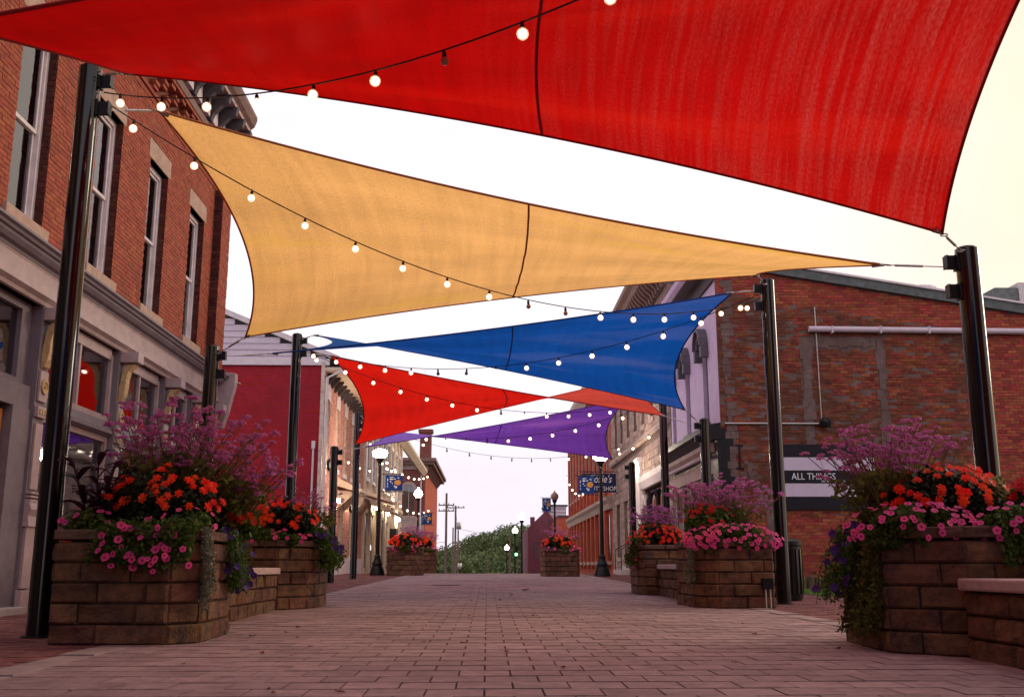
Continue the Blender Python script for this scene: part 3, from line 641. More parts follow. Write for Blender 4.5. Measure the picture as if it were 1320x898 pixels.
# gable siding boards
gp_ = lambda z: X2 + .1 - (z - 7.6) / .415           # right hand roof line
z = 7.45; k = 0
while z < 9.9:
    xr = min(X2 + .12, gp_(z + .2)); 
    MB().add([(-16, YB - .04, z), (xr, YB - .04, z), (-16, YB - .015, z + .215), (xr, YB - .015, z + .215), (-16, YB + .1, z), (xr, YB + .1, z), (-16, YB + .1, z + .215), (xr, YB + .1, z + .215)],
             [(0, 1, 3, 2), (4, 6, 7, 5), (0, 2, 6, 4), (1, 5, 7, 3), (0, 4, 5, 1), (2, 3, 7, 6)]).build('siding_board', M['white'], b); z += .218
MB().box(-16, X2 + .14, YB - .09, YB - .03, 7.34, 7.56).build('gable_fascia', M['whitetrim'], b)
mb = MB(); mb.obox(((X2 - 4.9 + .45) / 1 + .0, YB - .06, 9.62 - .02), Vector((-.924, 0, .383)), Vector((0, 1, 0)), Vector((.383, 0, .924)), (5.3, .06, .09)); mb.build('rake_board', M['whitetrim'], b)
MB().add([(-10.4, YB - .1, 9.75), (X2 + 1.0, YB - .1, 7.28), (X2 + 1.0, 46, 7.28), (-10.4, 46, 9.75), (-10.4, YB - .1, 9.85), (X2 + 1.0, YB - .1, 7.38), (X2 + 1.0, 46, 7.38), (-10.4, 46, 9.85)], BOXF).build('roof', M['roofing'], b)
MB().box(X2, X2 + 1.02, YB - .08, 46, 7.16, 7.27).build('soffit', M['creamtrim'], b)
q = MB()
for i in range(14): q.profx([(X2, 6.75), (X2 + .06, 6.75), (X2 + .35, 7.1), (X2 + .35, 7.155), (X2, 7.155)], YB + .4 + i * .84, YB + .48 + i * .84)
q.build('eave_bracket', M['cornice_d'], b, kind='stuff')
q = MB(); q.tube([(X2 + .9, YB - .03, 7.2), (X2 + .5, YB - .05, 7.12), (X2 + .08, YB - .08, 6.9), (X2 + .08, YB - .08, .4)], .05, 8); q.build('downspout', M['whitetrim'], b, smooth=True)
MB().tube([(X2 - .3, YB - .06, 4.5), (X2 - .3, YB - .06, .4)], .035, 6).box(X2 - .36, X2 - .24, YB - .1, YB - .02, 4.5, 4.75).build('meter_pipe', M['whitetrim'], b)
# small door hood with brackets and wall lanterns
q = MB(); q.profx([(X2, 3.55), (X2 + .8, 3.3), (X2 + .86, 3.34), (X2 + .86, 3.42), (X2, 3.85)], 38.2, 40.4); q.build('door_hood', M['creamtrim'], b)
for yy in (38.3, 40.2): MB().profx([(X2, 2.7), (X2 + .1, 2.8), (X2 + .6, 3.25), (X2 + .6, 3.32), (X2, 3.4)], yy, yy + .1).build('hood_bracket', M['creamtrim'], b)
q = MB(); q.profx([(X2, 3.7), (X2 + 1.5, 3.25), (X2 + 1.5, 3.33), (X2, 3.9)], 43.0, 46.0); q.build('awning', M['creamtrim'], b)
for i in range(5): MB().profx([(X2, 2.9), (X2 + .08, 2.9), (X2 + .35, 3.2), (X2 + .4, 3.45), (X2, 3.6)], 43.2 + i * .6, 43.36 + i * .6).build('awning_bracket', M['creamtrim'], b)
for yy in (35.0, 36.6, 41.0):
    MB().lathe([(.03, -.2), (.07, -.1), (.08, .1), (.1, .12), (.0, .22)], (X2 + .16, yy, 4.0 if yy < 36 else 2.9), 6).build('wall_lantern', M['blackm'], b)
    MB().lathe([(.02, -.08), (.055, -.05), (.055, .05), (.02, .08)], (X2 + .3, yy, 4.0 if yy < 36 else 2.9), 8).build('lantern_lamp', M['wlamp'], b)

# ================================================================== CREAM BUILDING
b = thing('cream_stucco_building', 'cream stucco commercial building washed by warm light beyond the red painted one', 'building', (X2, 60, gz(60)))
mb = MB(); mb.box(X2 - 8, X2 - .03, 46.02, 67, -3, 8.6); mb.build('wall', M['cream'], b)
cw = [46.7 + i * 2.45 for i in range(8)]
q = MB(); q.box(X2 - .03, X2 + .1, 46.02, 67, 3.9, 4.1); q.profx([(X2 - .03, 8.1), (X2 + .1, 8.1), (X2 + .4, 8.45), (X2 + .4, 8.65), (X2 - .03, 8.7)], 46.02, 88); q.build('belt_moulding', M['creamtrim'], b)
q = MB()
for i in range(9): yy = 46.1 + i * 2.45; q.box(X2 - .03, X2 + .08, yy, yy + .4, -2, 3.9); q.box(X2 - .03, X2 + .08, yy, yy + .4, 4.1, 8.1)
q.build('pilaster', M['creamtrim'], b, kind='stuff')
for yy in cw:
    f = MB(); f.box(X2 - .028, X2 + .05, yy, yy + .12, 4.6, 7.3); f.box(X2 - .028, X2 + .05, yy + 1.3, yy + 1.42, 4.6, 7.3); f.box(X2 - .028, X2 + .06, yy + .12, yy + 1.3, 7.18, 7.4); f.box(X2 - .028, X2 + .08, yy - .05, yy + 1.5, 4.45, 4.6)
    fo = f.build('window', M['whitetrim'], b); MB().box(X2 - .028, X2 - .005, yy + .12, yy + 1.3, 4.6, 7.18).build('pane', M['glassd'], fo)
for yy in cw[:5]:
    f = MB(); f.box(X2 - .028, X2 + .05, yy, yy + .1, .6, 3.1); f.box(X2 - .028, X2 + .05, yy + 1.3, yy + 1.4, .6, 3.1); f.box(X2 - .028, X2 + .06, yy + .1, yy + 1.3, 3.0, 3.2)
    fo = f.build('shop_window', M['creamtrim'], b); MB().box(X2 - .028, X2 - .005, yy + .1, yy + 1.3, .6, 3.0).build('pane', M['glassd'], fo)
q = MB(); q.profx([(X2, 3.5), (X2 + 1.3, 3.0), (X2 + 1.3, 3.08), (X2, 3.75)], 47.2, 54); q.build('canopy', M['creamtrim'], b)
q = MB(); q.box(X2, X2 + .45, 58.4, 59.6, 1.8, 2.7); q.build('wall_cabinet', M['blackm'], b)
for yy in (50, 56, 63): MB().lathe([(.02, -.1), (.08, -.06), (.08, .06), (.02, .1)], (X2 + .18, yy, 3.4), 8).build('wall_lamp', M['wlamp'], b)

# ================================================================== ITALIANATE CORNER BUILDING
b = thing('italianate_brick_building', 'distant dark red brick corner building with bracketed cornice and arched window', 'building', (-5.5, 90, gz(90)))
mb = MB(); mb.box(-15, -5.5, 90, 112, -4, 9.0); mb.build('wall', M['darkred'], b)
mb = MB(); mb.box(-5.5, -5.44, 90.3, 112, -4, 9.0); mb.build('street_wall', M['orange'], b)
mb = MB(); mb.box(-15, -5.48, 89.93, 90, -4, 4.5); mb.build('ground_storey_facing', M['tan'], b)
q = MB(); q.box(-15.4, -4.5, 89.2, 112, 9.55, 9.85); q.box(-15.2, -4.7, 89.4, 112, 9.3, 9.55); q.build('cornice', M['cornice_b'], b)
q = MB(); q.box(-15.1, -5.2, 89.85, 90, 8.9, 9.3); q.build('cornice_frieze', M['tan'], b)
for xx in (-8.9, -5.9): MB().profy([(89.3, 9.3), (89.3, 9.1), (89.8, 8.4), (90, 8.3), (90, 9.3)], xx, xx + .35).build('cornice_bracket', M['cornice_b'], b)
q = MB()
for i in range(16): yy = 90.4 + i * 1.3; q.add([(-5.5, yy, 8.5), (-4.9, yy, 9.28), (-5.5, yy, 9.28), (-5.5, yy + .3, 8.5), (-4.9, yy + .3, 9.28), (-5.5, yy + .3, 9.28)], [(0, 1, 2), (3, 5, 4), (0, 3, 4, 1), (1, 4, 5, 2), (0, 2, 5, 3)])
q.build('eave_bracket', M['cornice_b'], b, kind='stuff')
MB().box(-6.1, -5.1, 92, 93.2, 9.85, 12.4).box(-6.25, -4.95, 91.9, 93.3, 12.4, 12.7).build('chimney', M['darkred'], b)
def archwin(b, xc, y, z0, z1, w_, hood, gl, t=.25):
    q = MB(); n = 10; ri, ro = w_ / 2, w_ / 2 + t
    pts = [(xc - ro, z1 - ri - .4)] + [(xc - ro * math.cos(math.pi * k / n), z1 - ri + ro * math.sin(math.pi * k / n)) for k in range(n + 1)] + [(xc + ro, z1 - ri - .4)]
    pin = [(xc - ri, z1 - ri - .4)] + [(xc - ri * math.cos(math.pi * k / n), z1 - ri + ri * math.sin(math.pi * k / n)) for k in range(n + 1)] + [(xc + ri, z1 - ri - .4)]
    m_ = len(pts); vs = [(x, y - .12, z) for x, z in pts] + [(x, y - .12, z) for x, z in pin] + [(x, y, z) for x, z in pts] + [(x, y, z) for x, z in pin]
    fs = []
    for k in range(m_ - 1): fs += [(k, k + 1, m_ + k + 1, m_ + k), (2 * m_ + k, 2 * m_ + k + 1, k + 1, k), (m_ + k, m_ + k + 1, 3 * m_ + k + 1, 3 * m_ + k)]
    q.add(vs, fs); fo = q.build('window', hood, b)
    g = MB(); g.add([(x, y - .02, z) for x, z in pin[1:-1]] + [(xc + ri, y - .02, z0), (xc - ri, y - .02, z0)], [tuple(range(m_))]); g.build('pane', gl, fo)
    MB().box(xc - ri - .15, xc + ri + .15, y - .15, y, z0 - .2, z0).box(xc - .03, xc + .03, y - .05, y - .03, z0, z1).build('sill', hood, fo)
archwin(b, -6.85, 90, 4.9, 7.6, .9, M['tan'], M['glassd'])
archwin(b, -9.8, 90, 4.9, 7.6, .9, M['tan'], M['glassd'])
MB().box(-15, -5.45, 89.88, 89.93, 4.5, 4.8).build('belt_course', M['tan'], b)
MB().tube([(-5.8, 89.9, 9.0), (-5.8, 89.85, -1)], .06, 6).build('downspout', M['whitetrim'], b)

# ================================================================== RIGHT: OLD BRICK BUILDING WITH LILAC FRONT
Y = 24.4; X3 = 5.6
b = thing('old_brick_building', 'old weathered brick building with lilac street front and black shopfront', 'building', (X3, Y, gz(Y)))
top = lambda x: 8.0 - (x - 6.2) * .158
mb = MB(); mb.add([(X3 + .005, Y, .1), (20, Y, .1), (20, Y + .3, .1), (X3 + .005, Y + .3, .1), (X3 + .005, Y, 8.05), (20, Y, 5.8), (20, Y + .3, 5.8), (X3 + .005, Y + .3, 8.05)], BOXF); mb.build('side_wall', M['mortarR'], b)
# blocked-up opening with cement render round it
frame = [(7.66, 7.9, 2.6, 6.1), (9.52, 9.72, 2.6, 6.1), (7.9, 9.52, 5.9, 6.12)]
newz = lambda x, z: z > top(x) - .86 + 0.0 * x or (x > 11.95)
sign_r = (7.02, 9.25, 1.9, 3.5)
bricks(b, 'x', Y, -1, X3 + .02, 16, .3, 8.1, [], M['brickR2'], 150, seed=31, top=lambda x: top(x) - .12, region=lambda x, z: newz(x, z) or z < 1.75, jit=.004)
bricks(b, 'x', Y, -1, X3 + .02, 11.95, 1.7, 7.3, [(f[0], f[1], f[2], f[3]) for f in frame], M['brickR'], 300, seed=32, top=lambda x: top(x) - .12, region=lambda x, z: not (newz(x, z) or z < 1.75), jit=.011, j=.012)
q = MB(); rr = random.Random(5)
for f in frame:
    n = 14; horiz = (f[1] - f[0]) > (f[3] - f[2])
    for i in range(n):
        if horiz: a = f[0] + (f[1] - f[0]) * i / n; q.box(a, a + (f[1] - f[0]) / n, Y - .012 - rr.uniform(0, .012), Y, f[2] + rr.uniform(-.03, .03), f[3] + rr.uniform(-.03, .03))
        else: a = f[2] + (f[3] - f[2]) * i / n; q.box(f[0] + rr.uniform(-.05, .04), f[1] + rr.uniform(-.04, .05), Y - .012 - rr.uniform(0, .012), Y, a, a + (f[3] - f[2]) / n)
q.build('cement_patch', M['mortarR'], b)
q = MB()
for i in range(40): a = .4 + i * .18; q.box(X3 + .14 + rr.uniform(-.05, .08), X3 + .3 + rr.uniform(-.04, .16), Y - .014 - rr.uniform(0, .01), Y, a, a + .17)
q.build('cement_patch', M['mortarR'], b)
for (xa, za, n) in ((6.1, 3.2, 26),):
    q = MB(); px_, pz_ = xa, za
    for i in range(n): q.box(px_, px_ + rr.uniform(.08, .22), Y - .013 - rr.uniform(0, .01), Y, pz_ - .1, pz_); px_ += rr.uniform(-.03, .08); pz_ -= .085
    q.build('cement_patch', M['mortarR'], b)
# roof edge, roof, things on the roof
tx = lambda x: top(x)
mb = MB(); mb.add([(6.0, Y - .12, tx(6.0) - .13), (20, Y - .12, tx(20) - .13), (20, Y, tx(20) - .13), (6.0, Y, tx(6.0) - .13), (6.0, Y - .12, tx(6.0) + .10), (20, Y - .12, tx(20) + .10), (20, Y, tx(20) + .10), (6.0, Y, tx(6.0) + .10)], BOXF); mb.build('roof_fascia', M['fascia'], b)
mb = MB(); mb.add([(6.0, Y - .16, tx(6.0) + .10), (20, Y - .16, tx(20) + .10), (20, 31, tx(20) + .10), (6.0, 31, tx(6.0) + .10), (6.0, Y - .16, tx(6.0) + .15), (20, Y - .16, tx(20) + .15), (20, 31, tx(20) + .15), (6.0, 31, tx(6.0) + .15)], BOXF); mb.build('roof', M['whitetrim'], b)
q = MB(); q.lathe([(.36, 0), (.36, .5), (.42, .5), (.42, .62), (.3, .66)], (11.9, 27, 7.5), 10); q.build('roof_vent', M['whitetrim'], b)
q = MB(); q.box(7.35, 7.85, 25.4, 25.9, 7.7, 8.68); q.build('chimney', M['brickR2'], b)
# lilac front
lw_ = [(25.55, 26.15), (27.9, 28.5), (30.1, 30.65)]
ops = [(a, c, 4.2, 6.2) for a, c in lw_]
wall_sheet(b, 'y', X3, -1, Y + .004, 30.9, 3.9, 7.57, ops, M['lilac'], name='lilac_front')
for a, c in lw_:
    sash(b, 'y', X3, -1, a, c, 4.2, 6.2, recess=.1, fm=M['greyhood'], blinds=False)
    q = MB(); n = 8; m_ = (a + c) / 2; ro = .48; ri = .26; zc = 6.15
    for (r0, r1, pr) in ((.26, .38, .16), (.38, .46, .24)):
        for k in range(n):
            a0, a1 = math.pi * k / n, math.pi * (k + 1) / n
            P = lambda r, an, d: (X3 - d, m_ - r * math.cos(an), zc + r * math.sin(an) * 1.15)
            q.add([P(r0, a0, 0), P(r1, a0, 0), P(r1, a1, 0), P(r0, a1, 0), P(r0, a0, pr), P(r1, a0, pr), P(r1, a1, pr), P(r0, a1, pr)], BOXF)
    q.box(X3 - .2, X3, m_ - .47, m_ - .3, zc - .3, zc); q.box(X3 - .2, X3, m_ + .3, m_ + .47, zc - .3, zc); q.box(X3 - .04, X3 + .02, m_ - .28, m_ + .28, zc, zc + .3)
    q.build('window_hood', M['greyhood'], b, bevel=.01)
    MB().box(X3 - .1, X3, a - .1, c + .1, 4.05, 4.19).build('sill', M['greyhood'], b)
MB().box(X3 - .06, X3 + .3, Y + .05, 30.9, 7.58, 7.98).box(X3 - .42, X3 - .06, Y + .05, 30.9, 7.94, 7.98).build('frieze_board', M['cornice_d'], b)
MB().profx([(X3 + .3, 7.985), (X3 - .42, 7.985), (X3 - .5, 8.08), (X3 - .52, 8.22), (X3 + .3, 8.26)], Y + .02, 30.9).build('cornice', M['lilac'], b)
# black shopfront
MB().box(X3 - .02, X3 + .3, Y - .02, 30.9, .2, 3.88).build('shopfront_body', M['blackshop'], b)
MB().box(X3 - .1, X3 - .02, Y - .06, Y + .5, .2, 3.9).build('corner_post', M['blackshop'], b)
MB().profx([(X3 - .02, 3.62), (X3 - .16, 3.62), (X3 - .3, 3.78), (X3 - .42, 3.82), (X3 - .42, 3.95), (X3 - .02, 4.02)], Y - .1, 30.9).build('shopfront_cornice', M['blackshop'], b)
MB().profx([(X3 - .02, 3.35), (X3 - .16, 3.35), (X3 - .26, 3.47), (X3 - .26, 3.58), (X3 - .02, 3.6)], Y + .3, 30.85).build('sign_moulding', M['tan'], b)
me = mesh_of(MB().lathe([(.02, -.05), (.055, -.03), (.055, .03), (.02, .05)], (0, 0, 0), 8), 'cornice_ball', M['whitetrim'])
for i in range(18): inst('cornice_ball', me, (X3 - .22, Y + .5 + i * .35, 3.30), b)
MB().box(X3 - .07, X3 - .02, Y + .6, 30.8, 2.86, 3.2).build('sign_board', M['tan'], b)
for yy in (25.4, 26.8, 29.0):
    f = MB(); f.box(X3 - .09, X3 - .03, yy, yy + .08, .9, 2.8); f.box(X3 - .09, X3 - .03, yy + 1.0, yy + 1.08, .9, 2.8); f.box(X3 - .088, X3 - .032, yy + .08, yy + 1.0, 2.7, 2.8); f.box(X3 - .088, X3 - .032, yy + .08, yy + 1.0, .9, 1.0)
    fo = f.build('shop_window', M['tan'], b); MB().box(X3 - .06, X3 - .05, yy + .08, yy + 1.0, 1.0, 2.7).build('pane', M['glassd'], fo)
# conduits and floodlight on the side wall
q = MB(); q.tube([(8.05, Y - .05, 6.9), (8.05, Y - .05, 4.05)], .014, 6); q.tube([(X3 + .1, Y - .04, 4.0), (8.0, Y - .04, 4.0)], .025, 6); q.build('conduit', M['steel'], b)
q = MB(); q.lathe([(.05, -.12), (.13, -.1), (.15, 0), (.06, .12)], (8.1, Y - .16, 4.02), 10); q.build('floodlight', M['blackm'], b, smooth=True)
q = MB(); q.tube([(7.86, Y - .1, 6.33), (16, Y - .1, 6.28)], .075, 10); q.build('wall_pipe', M['pvc'], b, smooth=True)
for i in range(7): MB().box(8.4 + i * 1.2, 8.44 + i * 1.2, Y - .182, Y, 6.225, 6.4).build('pipe_strap', M['pvc'], b)
q = MB(); q.box(6.0, 6.05, Y - .03, Y, 2.95, 3.45); q.box(5.93, 6.12, Y - .028, Y - .002, 3.45, 3.5); q.box(5.93, 6.12, Y - .028, Y - .002, 2.9, 2.95); q.build('wall_tie', M['blackm'], b)
ac = thing('rooftop_air_conditioner', 'grey boxy air conditioner with curved white duct on the brick building roof', 'air conditioner', (12.9, 26.5, 7.1))
MB().box(13.55, 14.2, 26.2, 27.2, 6.95, 7.95).build('housing', M['fascia'], ac, bevel=.03)
MB().box(14.2, 15.0, 26.2, 27.2, 6.9, 8.1).build('fan_housing', M['steel'], ac, bevel=.03)
MB().tube([(13.75, 26.0, 6.9), (13.75, 26.0, 7.2), (13.82, 26.0, 7.33), (13.97, 26.0, 7.38), (14.1, 26.0, 7.3), (14.15, 26.0, 6.9)], .10, 10).build('duct', M['whitetrim'], ac, smooth=True)
# wall sign
def text_obj(s, size, mat_, parent, loc, rot, name='lettering', ext=.004, sx=1.0, shear=0, align='LEFT'):
    cu = bpy.data.curves.new(name, 'FONT'); cu.body = s; cu.size = size; cu.extrude = ext; cu.align_x = align; cu.shear = shear; cu.resolution_u = 3
    t = bpy.data.objects.new('tmp_text', cu); C.objects.link(t)
    dg = bpy.context.evaluated_depsgraph_get(); me = bpy.data.meshes.new_from_object(t.evaluated_get(dg)); bpy.data.objects.remove(t)
    me.materials.clear(); me.materials.append(mat_); me.name = name
    return inst(name, me, loc, parent, rot=rot, scale=(sx, 1, 1))
sg = thing('wall_sign', 'black and white striped sign with serif lettering on the old brick wall', 'sign', (8.1, Y - .06, 2.0))
sz = (3.5 - 1.95) / 5
for i in range(5):
    MB().box(7.02, 9.25, Y - .055, Y - .02, 1.95 + i * sz, 1.95 + (i + 1) * sz - .0005).build('stripe', M['sblack'] if i % 2 == 0 else M['swhite'], sg)
text_obj('ALL THINGS', .225, M['letters'], sg, (7.24, Y - .062, 2.66), (R(90), 0, 0), sx=.86)
text_obj('HAIR STUDIO', .085, M['letters'], sg, (7.95, Y - .062, 2.595), (R(90), 0, 0), sx=1.1, align='LEFT')

# ================================================================== STONE BUILDING
b = thing('stone_building', 'beige ashlar stone building with bracketed cornice beyond the lilac front', 'building', (X3, 31, gz(31)))
ops = [(a, a + .75, 5.6, 7.9) for a in (32.1, 34.1, 36.1, 38.1, 40.1, 42.1, 44.0)] + [(31.9, 36.6, .5, 3.3), (38.6, 39.6, .6, 3.1), (41.0, 42.2, 1.0, 3.2), (43.5, 44.6, 1.0, 3.2)]
wall_sheet(b, 'y', X3, -1, 30.93, 46, .2, 9.0, ops, M['stonej'], th=.3)
MB().box(X3 + .3, X3 + 9, 30.93, 46, .2, 9.0).build('body', M['stonej'], b)
bricks(b, 'y', X3, -1, 31, 46, .35, 8.85, ops + [(31, 46, 4.95, 5.2)], M['stone'], 300, bl=.48, bh=.24, j=.02, proud=.018, jit=.01, seed=41, name='stone_block')
MB().profx([(X3, 4.95), (X3 - .1, 4.95), (X3 - .14, 5.05), (X3 - .1, 5.2), (X3, 5.2)], 31, 46).build('belt_course', M['tan'], b)
for i, o in enumerate(ops[:7]): sash(b, 'y', X3, -1, o[0], o[1], o[2], o[3], recess=.1, fm=M['whitetrim'], sillm=M['tan'], blinds=i in (1, 2, 4))
for o in ops[8:]: sash(b, 'y', X3, -1, o[0], o[1], o[2], o[3], recess=.12, fm=M['creamtrim'], sillm=M['tan'], blinds=False)
MB().box(X3 + .5, X3 + .6, 31.9, 36.6, .5, 3.3).build('shop_recess', M['dark'], b)
MB().profx([(X3, 3.3), (X3 - .12, 3.3), (X3 - .2, 3.55), (X3 - .2, 3.75), (X3, 3.8)], 31.6, 36.9).build('shop_lintel', M['whitetrim'], b)
for yy in (32.0, 33.6, 35.2, 36.45):
    MB().lathe([(.11, 0), (.11, .12), (.07, .16), (.06, 2.3), (.1, 2.4), (.12, 2.5)], (X3 - .02, yy, .6), 10).build('column', M['blackshop'] if yy < 36 else M['whitetrim'], b, smooth=True)
MB().box(X3 - .13, X3 + .02, 37.0, 38.0, .3, 4.3).box(X3 - .2, X3 + .02, 36.95, 38.05, 4.3, 4.5).build('white_pilaster', M['whitetrim'], b)
MB().lathe([(.02, -.1), (.08, -.06), (.08, .06), (.02, .1)], (X3 - .35, 37.3, 4.1), 8).build('wall_lamp', M['wlamp'], b)
MB().box(X3 + .1, X3 + .12, 32.1, 36.4, .9, 3.2).build('shop_glass', M['glassd'], b)
MB().box(X3 - .75, X3, 37.9, 40.2, .2, gz(39) + .17).box(X3 - .45, X3, 38.0, 40.1, .2, gz(39) + .34).build('steps', M['conc'], b)
q = MB()
for yy in (38.1, 39.9): q.tube([(X3 - .7, yy, .45), (X3 - .7, yy, 1.25), (X3 - .05, yy, 1.6)], .02, 6)
q.build('handrail', M['blackm'], b)
MB().box(X3 - .02, X3 + .5, 30.93, 46, 9.0, 9.3).build('frieze_board', M['cornice_b'], b)
MB().profx([(X3 + .5, 9.9), (X3 - .55, 9.9), (X3 - .6, 10.1), (X3 - .75, 10.2), (X3 - .75, 10.4), (X3 + .5, 10.45)], 30.9, 46.1).build('cornice', M['cornice_b'], b)
MB().box(X3 - .1, X3 + .3, 30.93, 46, 9.3, 9.9).build('cornice_panel', M['cornice_d'], b)
me = mesh_of(MB().profx([(0, -.62), (-.08, -.62), (-.12, -.45), (-.3, -.3), (-.45, -.1), (-.45, 0), (0, 0)], -.07, .07), 'cornice_bracket', M['cornice_b'])
for i in range(34): inst('cornice_bracket', me, (X3 - .1, 31.1 + i * .45, 9.9), b)
# ================================================================== ORANGE BRICK BUILDING
b = thing('orange_brick_building', 'orange red brick building with stone belt and tall narrow windows on the right', 'building', (X3, 58, gz(58)))
MB().box(X3 + .0, X3 + 10, 46.15, 70, -3, 10.2).build('wall', M['orange'], b)
MB().profx([(X3, 3.15), (X3 - .16, 3.15), (X3 - .2, 3.4), (X3 - .3, 3.55), (X3 - .3, 3.7), (X3, 3.75)], 46.15, 70.1).build('belt_course', M['tan'], b)
for i in range(11):
    yy = 46.9 + i * 2.13
    f = MB(); f.box(X3 - .06, X3 - .002, yy, yy + .09, 4.7, 8.3); f.box(X3 - .06, X3 - .002, yy + .85, yy + .94, 4.7, 8.3); f.box(X3 - .09, X3 - .002, yy - .06, yy + 1.0, 8.3, 8.6); f.box(X3 - .1, X3 - .002, yy - .06, yy + 1.0, 4.55, 4.7)
    fo = f.build('window', M['tan'], b); MB().box(X3 - .03, X3 - .003, yy + .09, yy + .85, 4.7, 8.3).build('pane', M['glassd'], fo)
    MB().box(X3 - .14, X3 - .002, yy + 1.2, yy + 1.6, 3.76, 9.3).build('pilaster', M['orange'], b)
    MB().box(X3 - .16, X3 - .002, yy + 1.15, yy + 1.65, .5, 3.14).build('pier', M['orange'], b)
    MB().box(X3 - .05, X3 - .003, yy, yy + .95, .9, 2.9).build('shop_glass', M['glassd'], b)
    MB().box(X3 - .2, X3 - .002, yy - .05, yy + 1.05, .7, .85).build('sill', M['tan'], b)
MB().profx([(X3, 9.3), (X3 - .2, 9.3), (X3 - .45, 9.9), (X3 - .45, 10.25), (X3, 10.3)], 46.15, 70.2).build('cornice', M['tan'], b)
# ================================================================== MAROON BUILDING, BRICK BUILDING BEHIND
b = thing('maroon_building', 'distant plain maroon building with small chimney and rising roofline', 'building', (6, 105, gz(105)))
MB().prism([(4.1, 105), (7.0, 101.5), (12, 125), (4.1, 125)], -4, 4.4).build('wall', M['maroon'], b)
MB().add([(4.1, 105, 4.4), (7.0, 101.5, 4.4), (9.0, 110, 4.4), (4.1, 112, 4.4), (4.3, 105, 4.5), (5.9, 102.9, 6.1), (6.6, 110, 6.1), (4.3, 112, 4.5)], BOXF).build('gable', M['maroon'], b)
MB().box(4.35, 4.8, 105, 105.6, 4.0, 5.5).build('chimney', M['maroon'], b)
MB().tube([(6.1, 102.6, 5.2), (6.1, 102.6, -3)], .07, 6).build('downspout', M['cornice_d'], b)
q = MB()
for i in range(5): q.add([(4.6 + i * .25, 104.37 - i * .278, 1.2), (4.72 + i * .25, 104.24 - i * .278, 1.2), (4.72 + i * .25, 104.2 - i * .278, 3.0), (4.6 + i * .25, 104.33 - i * .278, 3.0)], [(0, 1, 2, 3)])
q.build('vent_slats', M['cornice_d'], b)
b = thing('far_brick_building', 'distant brick red block with white sign between the maroon and orange buildings', 'building', (8, 90, gz(90)))
MB().box(6.35, 16, 92, 104, -3, 4.9).build('wall', M['orange'], b)
MB().box(6.4, 8.6, 91.9, 91.98, 2.6, 3.15).build('sign', M['whitetrim'], b)
MB().box(6.3, 16.2, 91.9, 104.1, 4.9, 5.05).build('coping', M['cornice_d'], b)
b = thing('white_sided_house', 'small far white sided house top above the brick red block', 'house', (8, 130, gz(130)))
MB().box(7.4, 9.9, 130, 138, -3, 8.0).build('wall', M['white'], b)
for i in range(4): MB().box(7.38, 9.92, 129.9, 130, 6.4 + i * .42, 6.46 + i * .42).build('siding_line', M['tan'], b)
MB().box(7.2, 10.1, 129.8, 138.2, 8.0, 8.18).build('roof', M['cornice_d'], b)

# ================================================================== SAIL POLES
def pole(x, y, zt, label, facing, nb=2, r=.1, grp='black steel sail poles'):
    zb = gz(y); t = thing('sail_pole', label, 'pole', (x, y, zb), grp)
    MB().lathe([(r + .002, -.1), (r, .02), (r, zt - zb - .006), (r - .006, zt - zb)], (x, y, zb), 28).build('shaft', M['blackpole'], t, smooth=True)
    MB().lathe([(r * .82, 0), (r * .8, .012), (.02, .03)], (x, y, zt), 20).build('cap', M['blackm'], t, smooth=True)
    MB().lathe([(r + .035, 0), (r + .035, .012), (r + .006, .02)], (x, y, zb), 20).build('base_collar', M['blackm'], t, smooth=True)
    for k in range(nb):
        z = zt - .13 - .27 * k; a = facing; dx, dy = math.cos(a), math.sin(a)
        ax = Vector((dx, dy, 0)); ay = Vector((-dy, dx, 0))
        q = MB(); q.obox((x + dx * (r + .045), y + dy * (r + .045), z), ax, ay, Vector((0, 0, 1)), (.06, .012, .065)); q.obox((x + dx * (r + .003), y + dy * (r + .003), z), ax, ay, Vector((0, 0, 1)), (.01, .05, .075))
        q.obox((x + dx * (r + .10), y + dy * (r + .10), z), ax, ay, Vector((0, 0, 1)), (.006, .045, .06)); q.build('bracket', M['blackm'], t)
    return t
PT = {}
for k, (x, y, zt, lab, fc_) in {
    'L0': (-3.95, 2.9, 3.6, 'low black steel sail pole standing just outside the view on the left', 0),
    'R0': (4.05, 2.9, 5.2, 'tall black steel sail pole standing just outside the view on the right', math.pi),
    'L1': (-3.68, 8.8, 5.14, 'tall glossy black pole nearest on the left beside the big flower planter', .0),
    'R1': (4.33, 8.8, 3.46, 'low thick glossy black pole nearest on the right behind the flower planter', math.pi),
    'L2': (-4.02, 14.7, 3.77, 'short glossy black pole in front of the left shop corner holding the gold sail', 0),
    'R2': (4.17, 14.7, 4.83, 'tall black pole in front of the old brick wall on the right', math.pi),
    'L3': (-3.90, 20.5, 5.27, 'tall black pole in front of the red painted wall', 0),
    'R3': (4.38, 20.5, 3.55, 'short black pole in front of the lilac building holding the blue sail corner', math.pi),
    'L4': (-3.94, 26.4, 3.64, 'lower of the two dark poles by the pale street facade on the left', 0),
    'R4': (4.5, 26.0, 5.45, 'tall dark pole rising behind the blue sail in front of the stone building', math.pi),
    'L5': (-3.95, 31.0, 5.2, 'farthest dark pole on the left rising behind the scarlet sail', 0),
    'R5': (4.22, 30.0, 3.60, 'farthest short black pole on the right by the stone building', math.pi)}.items():
    pole(x, y, zt, lab, fc_); PT[k] = Vector((x, y, zt))

